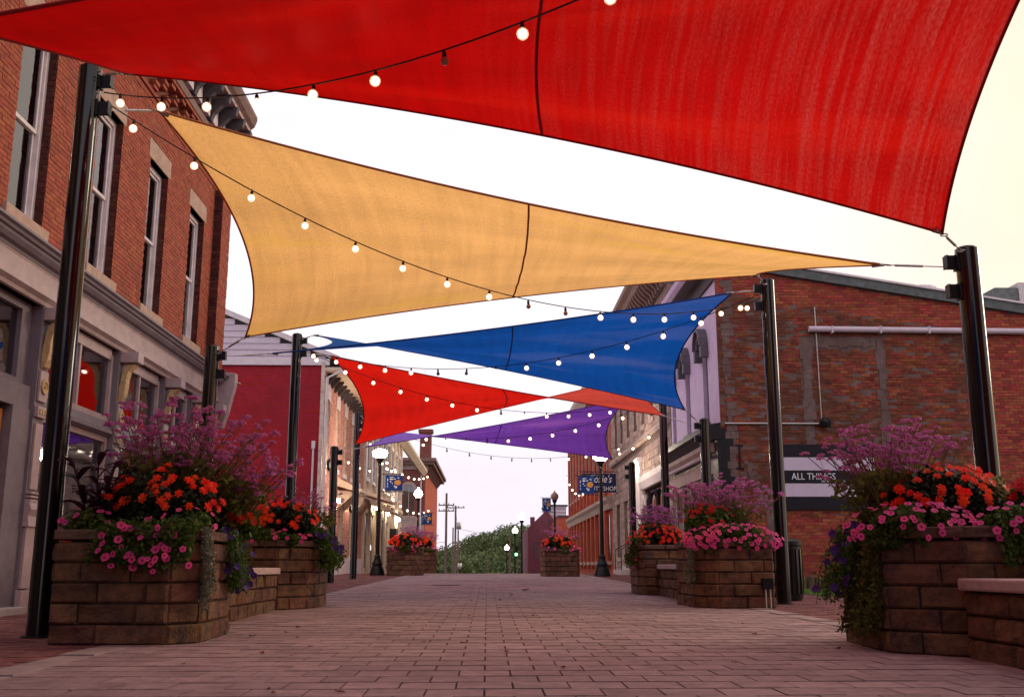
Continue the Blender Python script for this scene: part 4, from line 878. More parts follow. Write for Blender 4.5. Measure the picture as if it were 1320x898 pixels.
# ================================================================== SHADE SAILS
def sail(name, label, mt, hem, cs, poles, seed, bows=(.07, .05, .07, .05), seam=.5, hz=None, sagc=0):
    """cs: corners near-left, near-right, far-right, far-left"""
    cs = [Vector(c) for c in cs]; ctr = sum(cs, Vector()) / 4
    t = thing(name, label, 'shade sail', ctr, 'coloured shade sails over the street')
    NU, NV = 56, 40
    def edge(a, b, bow):
        mid = (a + b) / 2; d = ctr - mid; ab = (b - a).normalized(); d = (d - ab * d.dot(ab)).normalized(); L_ = (b - a).length
        return lambda s: a.lerp(b, s) + d * (bow * L_ * 4 * s * (1 - s))
    near = edge(cs[0], cs[1], bows[0]); right = edge(cs[1], cs[2], bows[1]); far = edge(cs[3], cs[2], bows[2]); left = edge(cs[0], cs[3], bows[3])
    r = random.Random(seed); ph = [r.uniform(0, 6) for _ in range(6)]
    def P(u, v):
        p = near(u) * (1 - v) + far(u) * v + left(v) * (1 - u) + right(v) * u - (cs[0] * (1 - u) * (1 - v) + cs[1] * u * (1 - v) + cs[2] * u * v + cs[3] * (1 - u) * v)
        e = min(u, 1 - u, v, 1 - v); k = min(1, e * 8)
        rip = 0
        for i, (cu, cv) in enumerate(((0, 0), (1, 0), (1, 1), (0, 1))):
            du, dv = abs(u - cu), abs(v - cv); dist = math.hypot(du, dv); an = math.atan2(dv, du + 1e-6); rip += math.sin(an * 26 + ph[i]) * math.exp(-dist * 3.2) * dist * .055
        rip += .010 * math.sin(v * 9 + ph[4]) * math.sin(u * 14 + ph[5])
        p = p + Vector((0, 0, rip * k + sagc * 16 * u * (1 - u) * v * (1 - v))); return p
    vs = [P(i / NU, j / NV) for j in range(NV + 1) for i in range(NU + 1)]
    fs = [(j * (NU + 1) + i, j * (NU + 1) + i + 1, (j + 1) * (NU + 1) + i + 1, (j + 1) * (NU + 1) + i) for j in range(NV) for i in range(NU)]
    halves = [(0, 29), (29, NU)]
    for (i0, i1) in halves:
        idx = {}; v2 = []; f2 = []; uvs = []
        for j in range(NV + 1):
            for i in range(i0, i1 + 1): idx[(i, j)] = len(v2); v2.append(tuple(vs[j * (NU + 1) + i] - ctr))
        for j in range(NV):
            for i in range(i0, i1):
                f2.append((idx[(i, j)], idx[(i + 1, j)], idx[(i + 1, j + 1)], idx[(i, j + 1)])); uvs += [(i / NU, j / NV), ((i + 1) / NU, j / NV), ((i + 1) / NU, (j + 1) / NV), (i / NU, (j + 1) / NV)]
        me = bpy.data.meshes.new('fabric_panel'); me.from_pydata(v2, [], f2); me.materials.append(mt); ul = me.uv_layers.new(name='UVMap')
        ul.data.foreach_set('uv', [c for uv in uvs for c in uv]); me.polygons.foreach_set('use_smooth', [True] * len(f2)); me.update()
        o = bpy.data.objects.new('fabric_panel', me); C.objects.link(o); o.parent = t
    n = 48
    for fn in (near, right, far, left):
        MB().tube([fn(i / n) for i in range(n + 1)], .0125, 6).build('edge_hem', hem, t, smooth=True)
    q = MB(); pts = [P(29 / NU, j / NV) - Vector((0, 0, .006)) for j in range(NV + 1)]
    for j in range(NV): a, b_ = pts[j], pts[j + 1]; q.obox((a + b_) / 2, (b_ - a).normalized(), Vector((1, 0, 0)), Vector((0, 0, 1)), ((b_ - a).length / 2 + .002, .011, .003))
    q.build('centre_seam', hem, t)
    for i, c in enumerate(cs):
        p = PT[poles[i][0]].copy(); p.z -= poles[i][1]; p = p + (c - p) * Vector((1, 1, 0)).length * 0 + (Vector((c.x - p.x, c.y - p.y, 0)).normalized() * .14)
        d = (c - p); L_ = d.length; dn = d.normalized()
        q = MB(); q.tube([c + (ctr - c).normalized() * .10, c - dn * .02], [.03, .012], 8); q.build('corner_plate', M['steel'], t)
        q = MB()
        def ring(cc, rad, ax):
            a = ax; o_ = a.cross(Vector((0, 0, 1))).normalized(); m_ = 10
            q.tube([cc + (a * math.cos(2 * math.pi * k / m_) + o_ * math.sin(2 * math.pi * k / m_)) * rad for k in range(m_ + 1)], .006, 5, cap=False)
        ring(c - dn * .05, .03, dn); ring(p + dn * .03, .03, dn)
        a0 = c - dn * .08; a1 = p + dn * .06; tl = min(.36, L_ * .5)
        q.tube([a0, a0 - dn * .05], .006, 5); q.tube([a0 - dn * .05, a0 - dn * (.05 + tl * .8)], .013, 6); q.tube([a0 - dn * (.05 + tl * .8), a1], .006, 5)
        q.build('turnbuckle', M['steel'], t, smooth=True)
    return t
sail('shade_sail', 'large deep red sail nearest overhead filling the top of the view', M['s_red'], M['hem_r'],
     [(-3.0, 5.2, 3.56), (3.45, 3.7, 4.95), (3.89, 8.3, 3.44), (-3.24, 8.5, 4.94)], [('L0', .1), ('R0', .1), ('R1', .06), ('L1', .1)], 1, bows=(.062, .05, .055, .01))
sail('shade_sail', 'golden yellow sail stretched between the nearest left pole and the right poles', M['s_gold'], M['hem_g'],
     [(-3.27, 9.5, 5.05), (3.82, 9.45, 3.50), (3.85, 14.1, 4.74), (-3.43, 14.2, 3.81)], [('L1', .36), ('R1', .14), ('R2', .1), ('L2', .12)], 2, bows=(.055, .06, .055, .088))
sail('shade_sail', 'blue sail behind the gold one with its pointed corner at the old brick wall', M['s_blue'], M['hem_b'],
     [(-3.29, 15.3, 3.80), (3.8, 15.3, 4.8), (3.92, 20.1, 3.69), (-3.5, 20.2, 5.19)], [('L2', .12), ('R2', .12), ('R3', .1), ('L3', .12)], 3, bows=(.05, .10, .055, .12))
sail('shade_sail', 'bright scarlet sail behind the blue sail with an orange lit twisted end', M['s_red2'], M['hem_r'],
     [(-3.34, 21.2, 4.98), (3.70, 21.2, 3.72), (3.95, 25.0, 5.3), (-3.38, 26, 3.66)], [('L3', .36), ('R3', .14), ('R4', .12), ('L4', .1)], 4, bows=(.055, .06, .03, .09))
sail('shade_sail', 'purple sail farthest down the street', M['s_purp'], M['hem_p'],
     [(-3.28, 27, 3.70), (3.75, 26.8, 5.0), (3.6, 29.6, 3.68), (-3.4, 30.4, 4.62)], [('L4', .12), ('R4', .3), ('R5', .1), ('L5', .1)], 5, bows=(.045, .12, .02, .12))

# ================================================================== FESTOON LIGHTS
def bulb_mesh(shell=True):
    mb = MB(); prof = [(.0, -.034), (.014, -.031), (.026, -.020), (.031, -.003), (.027, .014), (.016, .026), (.010, .032)]
    mb.lathe(prof, (0, 0, 0), 14)
    if shell: mb.mi = 1; mb.lathe([(r * 1.42, z * 1.35) for r, z in prof], (0, 0, 0), 14)
    return mesh_of(mb, 'bulb', [M['bulb'], M['bulbshell']] if shell else M['bulboff'], True)
bme = bulb_mesh(); bme_off = bulb_mesh(False)
sme = mesh_of(MB().lathe([(.013, 0), (.017, .006), (.017, .04), (.008, .055), (.006, .07)], (0, 0, 0), 8), 'socket', M['cable'], True)
def festoon(label, a, b, sag, n, off=(), t0=.03, t1=.97, s=1.0):
    a, b = Vector(a), Vector(b); t = thing('string_lights', label, 'string lights', a, 'festoon light strings between the poles')
    P = lambda u: a.lerp(b, u) - Vector((0, 0, sag * 4 * u * (1 - u)))
    MB().tube([P(i / 60) for i in range(61)], .0065, 5).build('cable', M['cable'], t, smooth=True)
    rr = random.Random(n * 7)
    for i in range(n):
        u = t0 + (t1 - t0) * (i / (n - 1)); p = P(u); sw = (rr.uniform(-.12, .12), rr.uniform(-.12, .12), 0)
        bo = inst('bulb', bme_off if i in off else bme, p - Vector((0, 0, .088 * s)), t, rot=sw, scale=(s, s, s), label='unlit bulb' if i in off else None)
        so = bpy.data.objects.new('socket', sme); C.objects.link(so); so.parent = bo; so.location = (0, 0, .026)
br = lambda k, d: PT[k] - Vector((0, 0, d)) + Vector((.14 if k[0] == 'L' else -.14, 0, 0))
festoon('string of round white bulbs crossing under the big red sail', br('L1', .24), (3.95, 2.9, 4.9), .92, 15, off=(6,), s=.9)
festoon('string of round bulbs sagging across the gold sail to the right tall pole', br('L1', .32), br('R2', .3), .89, 16, off=(8, 9), s=.9)
festoon('string of round bulbs running across the blue sail towards the red painted wall', br('R2', .22), br('L3', .3), .73, 15, off=(8, 9))
festoon('string of small bulbs crossing the scarlet sail', br('L3', .32), br('R4', .6), .75, 15, off=(7,))
festoon('string of small bulbs crossing the purple sail', br('R4', .68), br('L5', .3), .7, 14, off=(7,), s=1.1)
festoon('short string of bulbs along the pale street facade on the left', (-5.3, 35.4, 4.6), (-4.4, 46, 5.0), .35, 6, s=1.1)
festoon('string of bulbs leading from the far left pole towards the lamp post', br('L5', .3), (-3.9, 44, 4.7), .4, 7, s=1.2)
festoon('string of bulbs leading from the far left pole across to the stone building', br('L5', .26), (5.5, 41, 5.4), .8, 13, off=(3, 4, 5, 6, 7, 8), s=1.1)
festoon('string of bulbs draped high in front of the italianate building', (-5.0, 50, 5.8), (-4.6, 80, 7.6), .5, 8, s=1.8)
festoon('lower string of bulbs in front of the italianate building', (-5.2, 56, 4.4), (-4.5, 80, 5.0), .5, 7, s=1.8)
festoon('string of bulbs in front of the orange brick building', (4.9, 48, 4.6), (5.2, 68, 6.6), .9, 8, s=1.5)
festoon('string of bulbs against the stone facade by the lilac front', (5.3, 33, 4.9), (4.9, 46, 5.9), .4, 5, s=1.2)

# ================================================================== STREET LAMPS, BANNERS, SHOP SIGN
def lamp(x, y, H, label, lit=M['globe'], banner=None, s=1.0, zb=None, acorn=True):
    zb = gz(y) if zb is None else zb; t = thing('street_lamp', label, 'street lamp', (x, y, zb), 'old style street lamps')
    Z = lambda f: f * s
    prof = [(.27, 0), (.27, .10), (.24, .14), (.24, .2), (.19, .28), (.17, .34), (.19, .40), (.13, .52), (.10, .62), (.115, .66), (.085, .72)]
    MB().lathe([(r * s, z * s) for r, z in prof], (x, y, zb), 16).build('base', M['blackm'], t, smooth=True)
    hb = H - .62 * s
    MB().lathe([(.072 * s, .7 * s), (.06 * s, hb * .6), (.052 * s, hb - .12 * s), (.085 * s, hb - .10 * s), (.06 * s, hb - .04 * s), (.10 * s, hb + .02 * s), (.14 * s, hb + .12 * s), (.155 * s, hb + .16 * s)], (x, y, zb), 14).build('post', M['blackm'], t, smooth=True)
    if acorn: g = [(.13, .16), (.20, .24), (.235, .36), (.21, .47), (.13, .56), (.05, .62), (.02, .72)]
    else: g = [(.13, .16), (.24, .24), (.27, .34), (.25, .42), (.12, .48), (.02, .5)]
    MB().lathe([(r * s, hb + z * s) for r, z in g], (x, y, zb), 16).build('globe', lit, t, smooth=True)
    if banner:
        sx, z0, z1, wdt = banner; xa, xb = x + sx * .07, x + sx * (.22 + wdt + .1)
        q = MB(); q.tube([(xa, y, z1 + .03), (xb, y, z1 + .03)], .018, 6); q.tube([(xa, y, z0 - .03), (xb, y, z0 - .03)], .018, 6); q.build('banner_arm', M['blackm'], t)
        b0 = x + sx * .22; b1 = x + sx * (.22 + wdt); l, r_ = min(b0, b1), max(b0, b1)
        bn = MB().box(l, r_, y - .006, y + .006, z0, z1).build('banner', M['blue'], t)
        w_ = r_ - l; h_ = z1 - z0
        q = MB()
        for (fa, fb, ga, gb) in ((.10, .15, .22, .34), (.10, .15, .40, .52), (.10, .15, .60, .78), (.26, .42, .70, .80), (.46, .60, .72, .78), (.28, .34, .52, .62), (.38, .44, .44, .50), (.56, .68, .16, .30), (.50, .56, .24, .36), (.24, .50, .86, .90), (.70, .80, .80, .86)): q.box(l + fa * w_, l + fb * w_, y - .011, y - .006, z0 + ga * h_, z0 + gb * h_)
        q.build('banner_print', M['letters'], bn)
        q = MB(); c_ = (l + .72 * w_, z0 + .52 * h_)
        q.add([(c_[0] + .2 * w_ * math.cos(a), y - .0125, c_[1] + .17 * h_ * math.sin(a) * (1 + .25 * math.cos(5 * a))) for a in [i * math.pi / 6 for i in range(12)]], [tuple(range(12))]); q.build('banner_figure', M['banorange'], bn)
    return t
lamp(-3.92, 37.4, 4.62, 'brightly lit black street lamp with blue banner on the left beside the planter', banner=(1, 3.31, 3.87, .62), acorn=False)
lamp(3.86, 35, 4.32, 'lit black street lamp with blue banner on the right beside the shop sign', banner=(-1, 3.05, 3.63, .55), acorn=False)
lamp(-4.02, 60, 5.15, 'second lit lamp down the left side before the italianate building', banner=(1, 3.0, 3.62, .6))
lamp(3.9, 60, 5.0, 'dark lamp post before the maroon building', lit=M['bulboff'], banner=(-1, 3.75, 4.5, .5))
lamp(2.32, 70, 4.6, 'tallest of the far lamps with pale globe beside the maroon building', lit=M['globe2'], s=1.1, zb=gz(70))
lamp(2.4, 90, 4.9, 'middle one of the far lamps in front of the wooded hill', lit=M['globe2'], s=1.1, zb=gz(90))
lamp(2.25, 120, 4.8, 'smallest and farthest lamp in front of the wooded hill', lit=M['globe2'], s=1.2, zb=gz(120))
ss = thing('shop_sign', 'navy projecting shop sign with white lettering behind the right street lamp', 'sign', (5.5, 44, 3.7))
MB().box(4.02, 5.5, 43.97, 44.03, 3.72, 4.52).build('board', M['navy'], ss)
q = MB(); q.tube([(5.6, 44, 4.6), (3.95, 44, 4.6)], .02, 6); q.tube([(5.6, 44, 3.68), (5.5, 44, 3.68)], .02, 6); q.build('bracket_arm', M['blackm'], ss)
text_obj("Rozie's", .46, M['letters'], ss, (4.33, 43.96, 4.14), (R(90), 0, 0), sx=.74, shear=.3)
text_obj('BEAUTY SHOP', .27, M['letters'], ss, (4.06, 43.96, 3.79), (R(90), 0, 0), sx=.83)

# ================================================================== UTILITY POLES AND WIRES
def upole(x, y, zt, label, arms=(), r=.14, tr=None):
    t = thing('utility_pole', label, 'utility pole', (x, y, gz(y)), 'wooden utility poles')
    MB().tube([(x, y, gz(y) - .3), (x, y, zt)], [r, r * .75], 8).build('pole', M['upole'], t, smooth=True)
    for (dz, wd) in arms:
        MB().box(x - wd, x + wd, y - .06, y + .06, zt - dz - .07, zt - dz + .07).build('crossarm', M['upole'], t)
        q = MB()
        for k in range(4): q.lathe([(.05, 0), (.07, .1), (.03, .2)], (x - wd * .9 + k * wd * .6, y, zt - dz + .07), 6)
        q.build('insulator', M['blackm'], t)
    if tr:
        dz, dx = tr; MB().lathe([(.3, 0), (.34, .06), (.34, .95), (.3, 1.0)], (x + dx, y - .2, zt - dz), 10).build('transformer', M['steel'], t, smooth=True)
upole(-5.15, 130, 9.6, 'tallest wooden utility pole on the far left of the gap', arms=((1.5, 1.0), (2.2, 1.0)), r=.17)
upole(-4.6, 150, 9.2, 'second utility pole with double crossarms and transformers', arms=((.3, 1.3),), r=.17, tr=(3.4, .5))
upole(-5.6, 170, 6.8, 'thin utility pole standing between the two tallest ones', r=.15)
upole(-4.9, 175, 6.6, 'pale utility pole carrying low transformer boxes', arms=((2.2, .8),), r=.16, tr=(6.5, .3))
upole(-5.3, 210, 4.6, 'short distant utility pole with crossarm', arms=((.4, 1.2),), r=.14, tr=(3, -.4))
upole(-.1, 120, 1.2, 'short pale post standing alone before the wooded hill', r=.13)
upole(1.75, 80, 3.0, 'slim pale pole beside the far lamps', r=.07)
WL = ['upper wire running left from the tallest utility pole', 'short wire between the two tallest utility poles', 'wire running from the second utility pole into the distance', 'thin wire crossing to the right in front of the wooded hill', 'lower wire sagging left from the tallest utility pole']
for i, (a, b_, sg_) in enumerate((((-5.15, 130, 7.4), (-16, 118, 7.9), .5), ((-5.15, 130, 8.1), (-4.6, 150, 8.9), .3), ((-4.6, 150, 8.9), (-5.3, 210, 4.3), 1.0), ((-4.6, 150, 6), (12, 150, 5.2), .8), ((-5.15, 130, 3.6), (-16, 118, 3.0), .3))):
    a, b_ = Vector(a), Vector(b_)
    tag(MB().tube([a.lerp(b_, k / 12) - Vector((0, 0, sg_ * 4 * (k / 12) * (1 - k / 12))) for k in range(13)], .022, 4).build('overhead_wire', M['cable']), WL[i], 'wire', 'overhead wires')
tl = thing('traffic_signal', 'small distant traffic signal showing green beside the maroon building', 'traffic light', (2.15, 75, gz(75)))
MB().tube([(2.15, 75, gz(75)), (2.15, 75, 2.2)], .05, 6).build('post', M['upole'], tl); MB().box(1.95, 2.2, 74.85, 75, 1.3, 2.05).build('housing', M['blackm'], tl)
MB().lathe([(.02, 0), (.11, .02), (.02, .04)], (0, 0, 0), 10)
MB().box(1.98, 2.17, 74.8, 74.84, 1.36, 1.56).build('green_lens', emis('green_lens', (.25, 1, .5), 3), tl, bevel=.03)
for k in range(1): pass

# ================================================================== WOODED HILL
nx, ny = 60, 14; vs = []; rr = random.Random(3)
def hz(x, y):
    t = max(0, min(1, (y - 200) / 170)); e = t * t * (3 - 2 * t)
    return -3 + e * (7.4 + 6.6 / (1 + math.exp(-(x + 6) / 6.5)) + 2.0 * math.sin(x * .05 + 1) + 1.2 * math.sin(x * .13))
for j in range(ny + 1):
    for i in range(nx + 1): x, y = -300 + i * 10, 180 + j * 25; vs.append((x, y, hz(x, y) - 4.5))
mb = MB(); mb.add(vs, [(j * (nx + 1) + i, j * (nx + 1) + i + 1, (j + 1) * (nx + 1) + i + 1, (j + 1) * (nx + 1) + i) for j in range(ny) for i in range(nx)]); h = mb.build('hill', M['hill'], smooth=True, kind='structure')
def clump_leaves(rs, centers, radii, n, size, squash=.8, shell=.45):
    """n small folded quads spread through each ellipsoid"""
    V = []; F = []; k = 0
    for c, rad in zip(centers, radii):
        d = rs.normal(size=(n, 3)); d /= np.linalg.norm(d, axis=1)[:, None]; rr_ = rad * (shell + (1 - shell) * rs.rand(n) ** .5)[:, None] * rs.uniform(.8, 1.12, (n, 1))
        p = np.array(c) + d * rr_ * np.array([1, 1, squash])
        a = rs.normal(size=(n, 3)); a /= np.linalg.norm(a, axis=1)[:, None]; b_ = np.cross(a, d + .5 * rs.normal(size=(n, 3))); b_ /= np.linalg.norm(b_, axis=1)[:, None] + 1e-9
        s = size * rs.uniform(.6, 1.3, (n, 1)); q = np.stack([p - a * s, p - b_ * s * .55, p + a * s, p + b_ * s * .55], 1).reshape(-1, 3)
        V.append(q); F.append(np.arange(4 * n).reshape(-1, 4) + k); k += 4 * n
    return np.concatenate(V), np.concatenate(F)
def np_obj(name, V, F, m, parent=None, kind=None, off=None):
    if off is not None: V = V - np.array(off)
    me = bpy.data.meshes.new(name); me.from_pydata(V.tolist(), [], F.tolist()); me.materials.append(m); me.update()
    o = bpy.data.objects.new(name, me); C.objects.link(o)
    if parent: o.parent = parent
    if kind: o['kind'] = kind
    return o
rs = np.random.RandomState(4); cc = []; rd = []
for i in range(620):
    x = rs.uniform(-70, 90); y = rs.uniform(225, 372); r_ = rs.uniform(2.2, 4.8); cc.append((x, y, hz(x, y) - 4.5 + r_ * .75)); rd.append(r_)
for i in range(60):
    x = rs.uniform(-22, 30); y = rs.uniform(185, 222); r_ = rs.uniform(1.6, 3.0); cc.append((x, y, -3 + r_ * rs.uniform(.6, 1.3))); rd.append(r_)
V, F = clump_leaves(rs, cc, rd, 330, .42, .85, .55)
tag(np_obj('woodland', V, F, M['tree']), 'green wooded hillside closing the end of the street', 'woodland', kind='stuff')

# ================================================================== PLANTERS AND BENCHES
def inset(poly, d):
    n = len(poly); c = (sum(p[0] for p in poly) / n, sum(p[1] for p in poly) / n); out = []
    for i in range(n):
        p0, p1, p2 = Vector(poly[i - 1] + (0,)), Vector(poly[i] + (0,)), Vector(poly[(i + 1) % n] + (0,))
        e1 = (p1 - p0).normalized(); e2 = (p2 - p1).normalized(); n1 = Vector((-e1.y, e1.x, 0)); n2 = Vector((-e2.y, e2.x, 0))
        b_ = (n1 + n2); b_ = b_ / max(.3, b_.length_squared) * 2; q = p1 + b_ * (d * .5) * 1.0
        out.append((q.x, q.y))
    return out
def block_ring(root, poly, z0, courses, ch, depth, seed, mt, name='block', bl=.40, jit=.012, closed=True, edges=None, cap=False):
    r = random.Random(seed); n = len(poly)
    for k in range(courses):
        z = z0 + k * ch
        for e in (edges if edges is not None else range(n)):
            p, q = Vector(poly[e] + (0,)), Vector(poly[(e + 1) % n] + (0,)); L_ = (q - p).length; d = (q - p) / L_; nn = Vector((-d.y, d.x, 0))
            cuts = [0.]; x = bl * (.5 if (k + e) % 2 else 1.0) * r.uniform(.85, 1.1)
            while x < L_ - .12: cuts.append(x); x += bl * r.uniform(.85, 1.12)
            cuts.append(L_)
            for i in range(len(cuts) - 1):
                a, b_ = cuts[i] + (.0035 if i else .0), cuts[i + 1] - (.0035 if i < len(cuts) - 2 else .0)
                pr = r.uniform(-jit, jit); tl = r.uniform(-.004, .004); q_ = MB(); g = .004; m1 = (a + b_) / 2
                # front face split in a 3x2 grid for a rough split-stone face
                vs = []
                cols = (a, a + .018, m1 + r.uniform(-.04, .04), b_ - .018, b_); rows = (z + g, z + .02, z + ch * .5, z + ch - .02, z + ch - g)
                if cap: rows = (z + g, z + .012, z + ch * .5, z + ch - .012, z + ch - g)
                for ri, zz in enumerate(rows):
                    for ci, cx_ in enumerate(cols):
                        edge_ = ri in (0, 4) or ci in (0, 4); o_ = (0.010 if edge_ else -r.uniform(.0, .020)) + pr
                        if (ci == 0 and i == 0) or (ci == 4 and i == len(cuts) - 2): cx2 = cx_
                        else: cx2 = cx_
                        w_ = p + d * cx2 + nn * o_; vs.append((w_.x, w_.y, zz))
                for zz in (z + g, z + ch - g):
                    for cx_ in (max(a, depth * .7 if i == 0 else a), min(b_, L_ - depth * .7 if i == len(cuts) - 2 else b_)): w_ = p + d * cx_ + nn * depth; vs.append((w_.x, w_.y, zz))
                fs = [(j * 5 + c_, j * 5 + c_ + 1, j * 5 + c_ + 6, j * 5 + c_ + 5) for j in range(4) for c_ in range(4)]
                fs += [(20, 21, 22, 23, 24, 28, 27), (0, 25, 26, 4, 3, 2, 1), (0, 5, 10, 15, 20, 27, 25), (4, 26, 28, 24, 19, 14, 9), (25, 27, 28, 26)]
                q_.add(vs, fs); q_.build(name, mt, root)
PLN = {}
def planter(key, poly, label, H=.85, seed=1, y_ref=None):
    cx_ = sum(p[0] for p in poly) / len(poly); cy_ = sum(p[1] for p in poly) / len(poly); z = gz(cy_)
    t = thing('stone_planter', label, 'planter', (cx_, cy_, z), 'raised block planters along the street')
    block_ring(t, poly, z - .01, 5, (H - .09) / 5 + .001, .2, seed, M['block'])
    block_ring(t, inset(poly, -.035), z + H - .085, 1, .085, .27, seed + 50, M['blockcap'], name='cap_stone', bl=.42, jit=.003, cap=True)
    MB().prism(inset(poly, .035), z, z + H - .10).build('mortar_core', M['soil'], t)
    MB().prism(inset(poly, .17), z + H - .2, z + H - .08).build('soil', M['soil'], t)
    PLN[key] = (cx_, cy_, z + H - .1)
    return t
def bench(poly_edge, x_in, y0, y1, side, label, seed, gap=.01):
    """low seat wall: front face at x = poly_edge, running y0..y1; side=-1 left, +1 right"""
    z = gz((y0 + y1) / 2); t = thing('seat_wall', label, 'bench', ((poly_edge + x_in) / 2, (y0 + y1) / 2, z), 'stone seat walls between the planters')
    if side < 0: poly = [(poly_edge - .42, y0 + gap), (poly_edge, y0 + gap), (poly_edge, y1 - gap), (poly_edge - .42, y1 - gap)]
    else: poly = [(poly_edge, y0 + gap), (poly_edge + .42, y0 + gap), (poly_edge + .42, y1 - gap), (poly_edge, y1 - gap)]
    block_ring(t, poly, z - .01, 3, .152, .19, seed, M['block'])
    bx = []; y = y0 + gap; n = max(1, round((y1 - y0) / 1.2)); d = (y1 - y0 - 2 * gap) / n
    for i in range(n):
        a, b_ = (poly_edge - .47, poly_edge + .05) if side < 0 else (poly_edge - .05, poly_edge + .47)
        MB().box(a, b_, y + i * d + .003, y + (i + 1) * d - .003, z + .452, z + .53).build('seat_slab', M['benchcap'], t, bevel=.015)
    return t
planter('A', [(-3.3, 8.05), (-2.40, 8.0), (-2.22, 8.2), (-2.22, 9.15), (-2.5, 9.45), (-3.3, 9.45)], 'large brown block planter nearest on the left overflowing with flowers', seed=1)
bench(-2.62, 0, 9.45, 13.12, -1, 'stone seat wall between the two nearest left planters', 60)
planter('B', [(-3.3, 13.1), (-2.62, 13.14), (-2.3, 13.5), (-2.22, 13.9), (-2.22, 14.6), (-3.3, 14.6)], 'second left block planter at the far end of the seat wall', seed=2)
planter('D', [(3.2, 6.93), (4.1, 6.93), (4.1, 8.5), (3.05, 8.5), (2.82, 8.25), (2.80, 7.3)], 'large brown block planter nearest on the right overflowing with pink flowers', seed=3)
bench(3.17, 0, 2.2, 6.92, 1, 'stone seat wall at the right edge in front of the nearest right planter', 61)
planter('C', [(2.98, 13.45), (3.7, 13.45), (3.7, 15.0), (2.85, 15.0), (2.68, 14.7), (2.72, 13.75)], 'middle right block planter in front of the tall pole with electrical box', seed=4)
bench(2.98, 0, 15.0, 18.1, 1, 'stone seat wall between the two middle right planters', 62)
planter('G', [(2.74, 18.1), (3.7, 18.1), (3.7, 19.6), (2.9, 19.6), (2.66, 19.35), (2.64, 18.3)], 'smaller looking right block planter behind the far seat wall', seed=5)
planter('E', [(-3.5, 36.6), (-2.45, 36.6), (-2.3, 36.9), (-2.3, 38.0), (-3.5, 38.0)], 'far left block planter beside the bright street lamp', H=.98, seed=6)
planter('E2', [(-3.3, 42.2), (-2.3, 42.2), (-2.1, 42.5), (-2.1, 43.6), (-3.3, 43.6)], 'farthest left block planter partly hidden behind the one by the lamp', H=.98, seed=7)
planter('F', [(1.92, 34.9), (3.0, 34.9), (3.1, 35.2), (3.1, 36.3), (1.92, 36.3), (1.84, 35.9)], 'far right block planter beside the right street lamp', H=.9, seed=8)
eb = thing('electrical_box', 'small black outlet box on conduits at the corner of the middle right planter', 'electrical box', (3.6, 13.36, gz(13.4)))
MB().box(3.52, 3.66, 13.32, 13.42, .36, .50).build('housing', M['blackm'], eb, bevel=.008); MB().tube([(3.56, 13.37, .36), (3.56, 13.37, .12)], .012, 6).tube([(3.62, 13.37, .36), (3.62, 13.37, .12)], .012, 6).build('conduit', M['steel'], eb)
def bin_(x, y, H, r, lab):
    t = thing('litter_bin', lab, 'litter bin', (x, y, gz(y))); MB().lathe([(r * .9, 0), (r, .05), (r, H - .12), (r * 1.08, H - .1), (r * 1.08, H - .04), (r * .7, H), (r * .65, H)], (x, y, gz(y)), 18).build('drum', M['blackm'], t, smooth=True)
    for k in range(18): a = k * math.pi / 9; MB().box(-.01, .01, -.008, .008, .08, H - .14)
    q = MB()
    for k in range(18): a = k * math.pi / 9; q.obox((x + (r + .006) * math.cos(a), y + (r + .006) * math.sin(a), gz(y) + H / 2 - .03), Vector((math.cos(a), math.sin(a), 0)), Vector((-math.sin(a), math.cos(a), 0)), Vector((0, 0, 1)), (.008, .02, H / 2 - .13))
    q.build('slats', M['blackpole'], t)
bin_(4.55, 15.9, .92, .25, 'black slatted litter bin behind the tall right pole')
bin_(-4.25, 25.0, .5, .15, 'small black bollard bin beyond the second left planter')

# ================================================================== FLOWERS
def petal_mesh(name, mats, R0=.5, n=5, cup=.12, notch=.82, thr=.3, thrz=-.15):
    mb = MB(); N2 = n * 2; vs = [(0, 0, thrz)]
    for k in range(N2): a = math.pi * k / n; vs.append((thr * math.cos(a), thr * math.sin(a), 0))
    for k in range(N2): a = math.pi * k / n; rr_ = 1.0 if k % 2 == 0 else notch; vs.append((rr_ * math.cos(a), rr_ * math.sin(a), cup * (1 if k % 2 == 0 else .3)))
    mb.mi = 1 if len(mats) > 1 else 0; mb.add(vs, [(0, 1 + k, 1 + (k + 1) % N2) for k in range(N2)]); b0 = 0
    mb.mi = 0; mb.f += [(1 + k, 1 + N2 + k, 1 + N2 + (k + 1) % N2, 1 + (k + 1) % N2) for k in range(N2)]; mb.m += [0] * N2
    return mesh_of(mb, name, mats, True)
pet_me = petal_mesh('blossom', [M['f_pink'], M['f_pinkd']], notch=.86); vio_me = petal_mesh('blossom', [M['f_viol'], M['f_viol']], notch=.86)
def double_mesh(name, m):
    mb = MB()
    for lay_, (r0, z, tl, n, ph) in enumerate(((1.0, 0, .12, 6, 0), (.72, .14, .3, 5, .5), (.4, .26, .5, 4, .2))):
        for k in range(n):
            a = 2 * math.pi * k / n + ph; w_ = .62 * math.pi / n * 1.25; c, s = math.cos, math.sin
            mb.add([(0, 0, z), (r0 * .75 * c(a - w_), r0 * .75 * s(a - w_), z + tl * .5), (r0 * c(a - w_ * .5), r0 * s(a - w_ * .5), z + tl * .8), (r0 * c(a + w_ * .5), r0 * s(a + w_ * .5), z + tl * .8), (r0 * .75 * c(a + w_), r0 * .75 * s(a + w_), z + tl * .5)], [(0, 1, 2, 3, 4)])
    return mesh_of(mb, name, m, False)
imp_me = double_mesh('blossom', M['f_red']); ger_me = double_mesh('blossom', M['f_red2'])
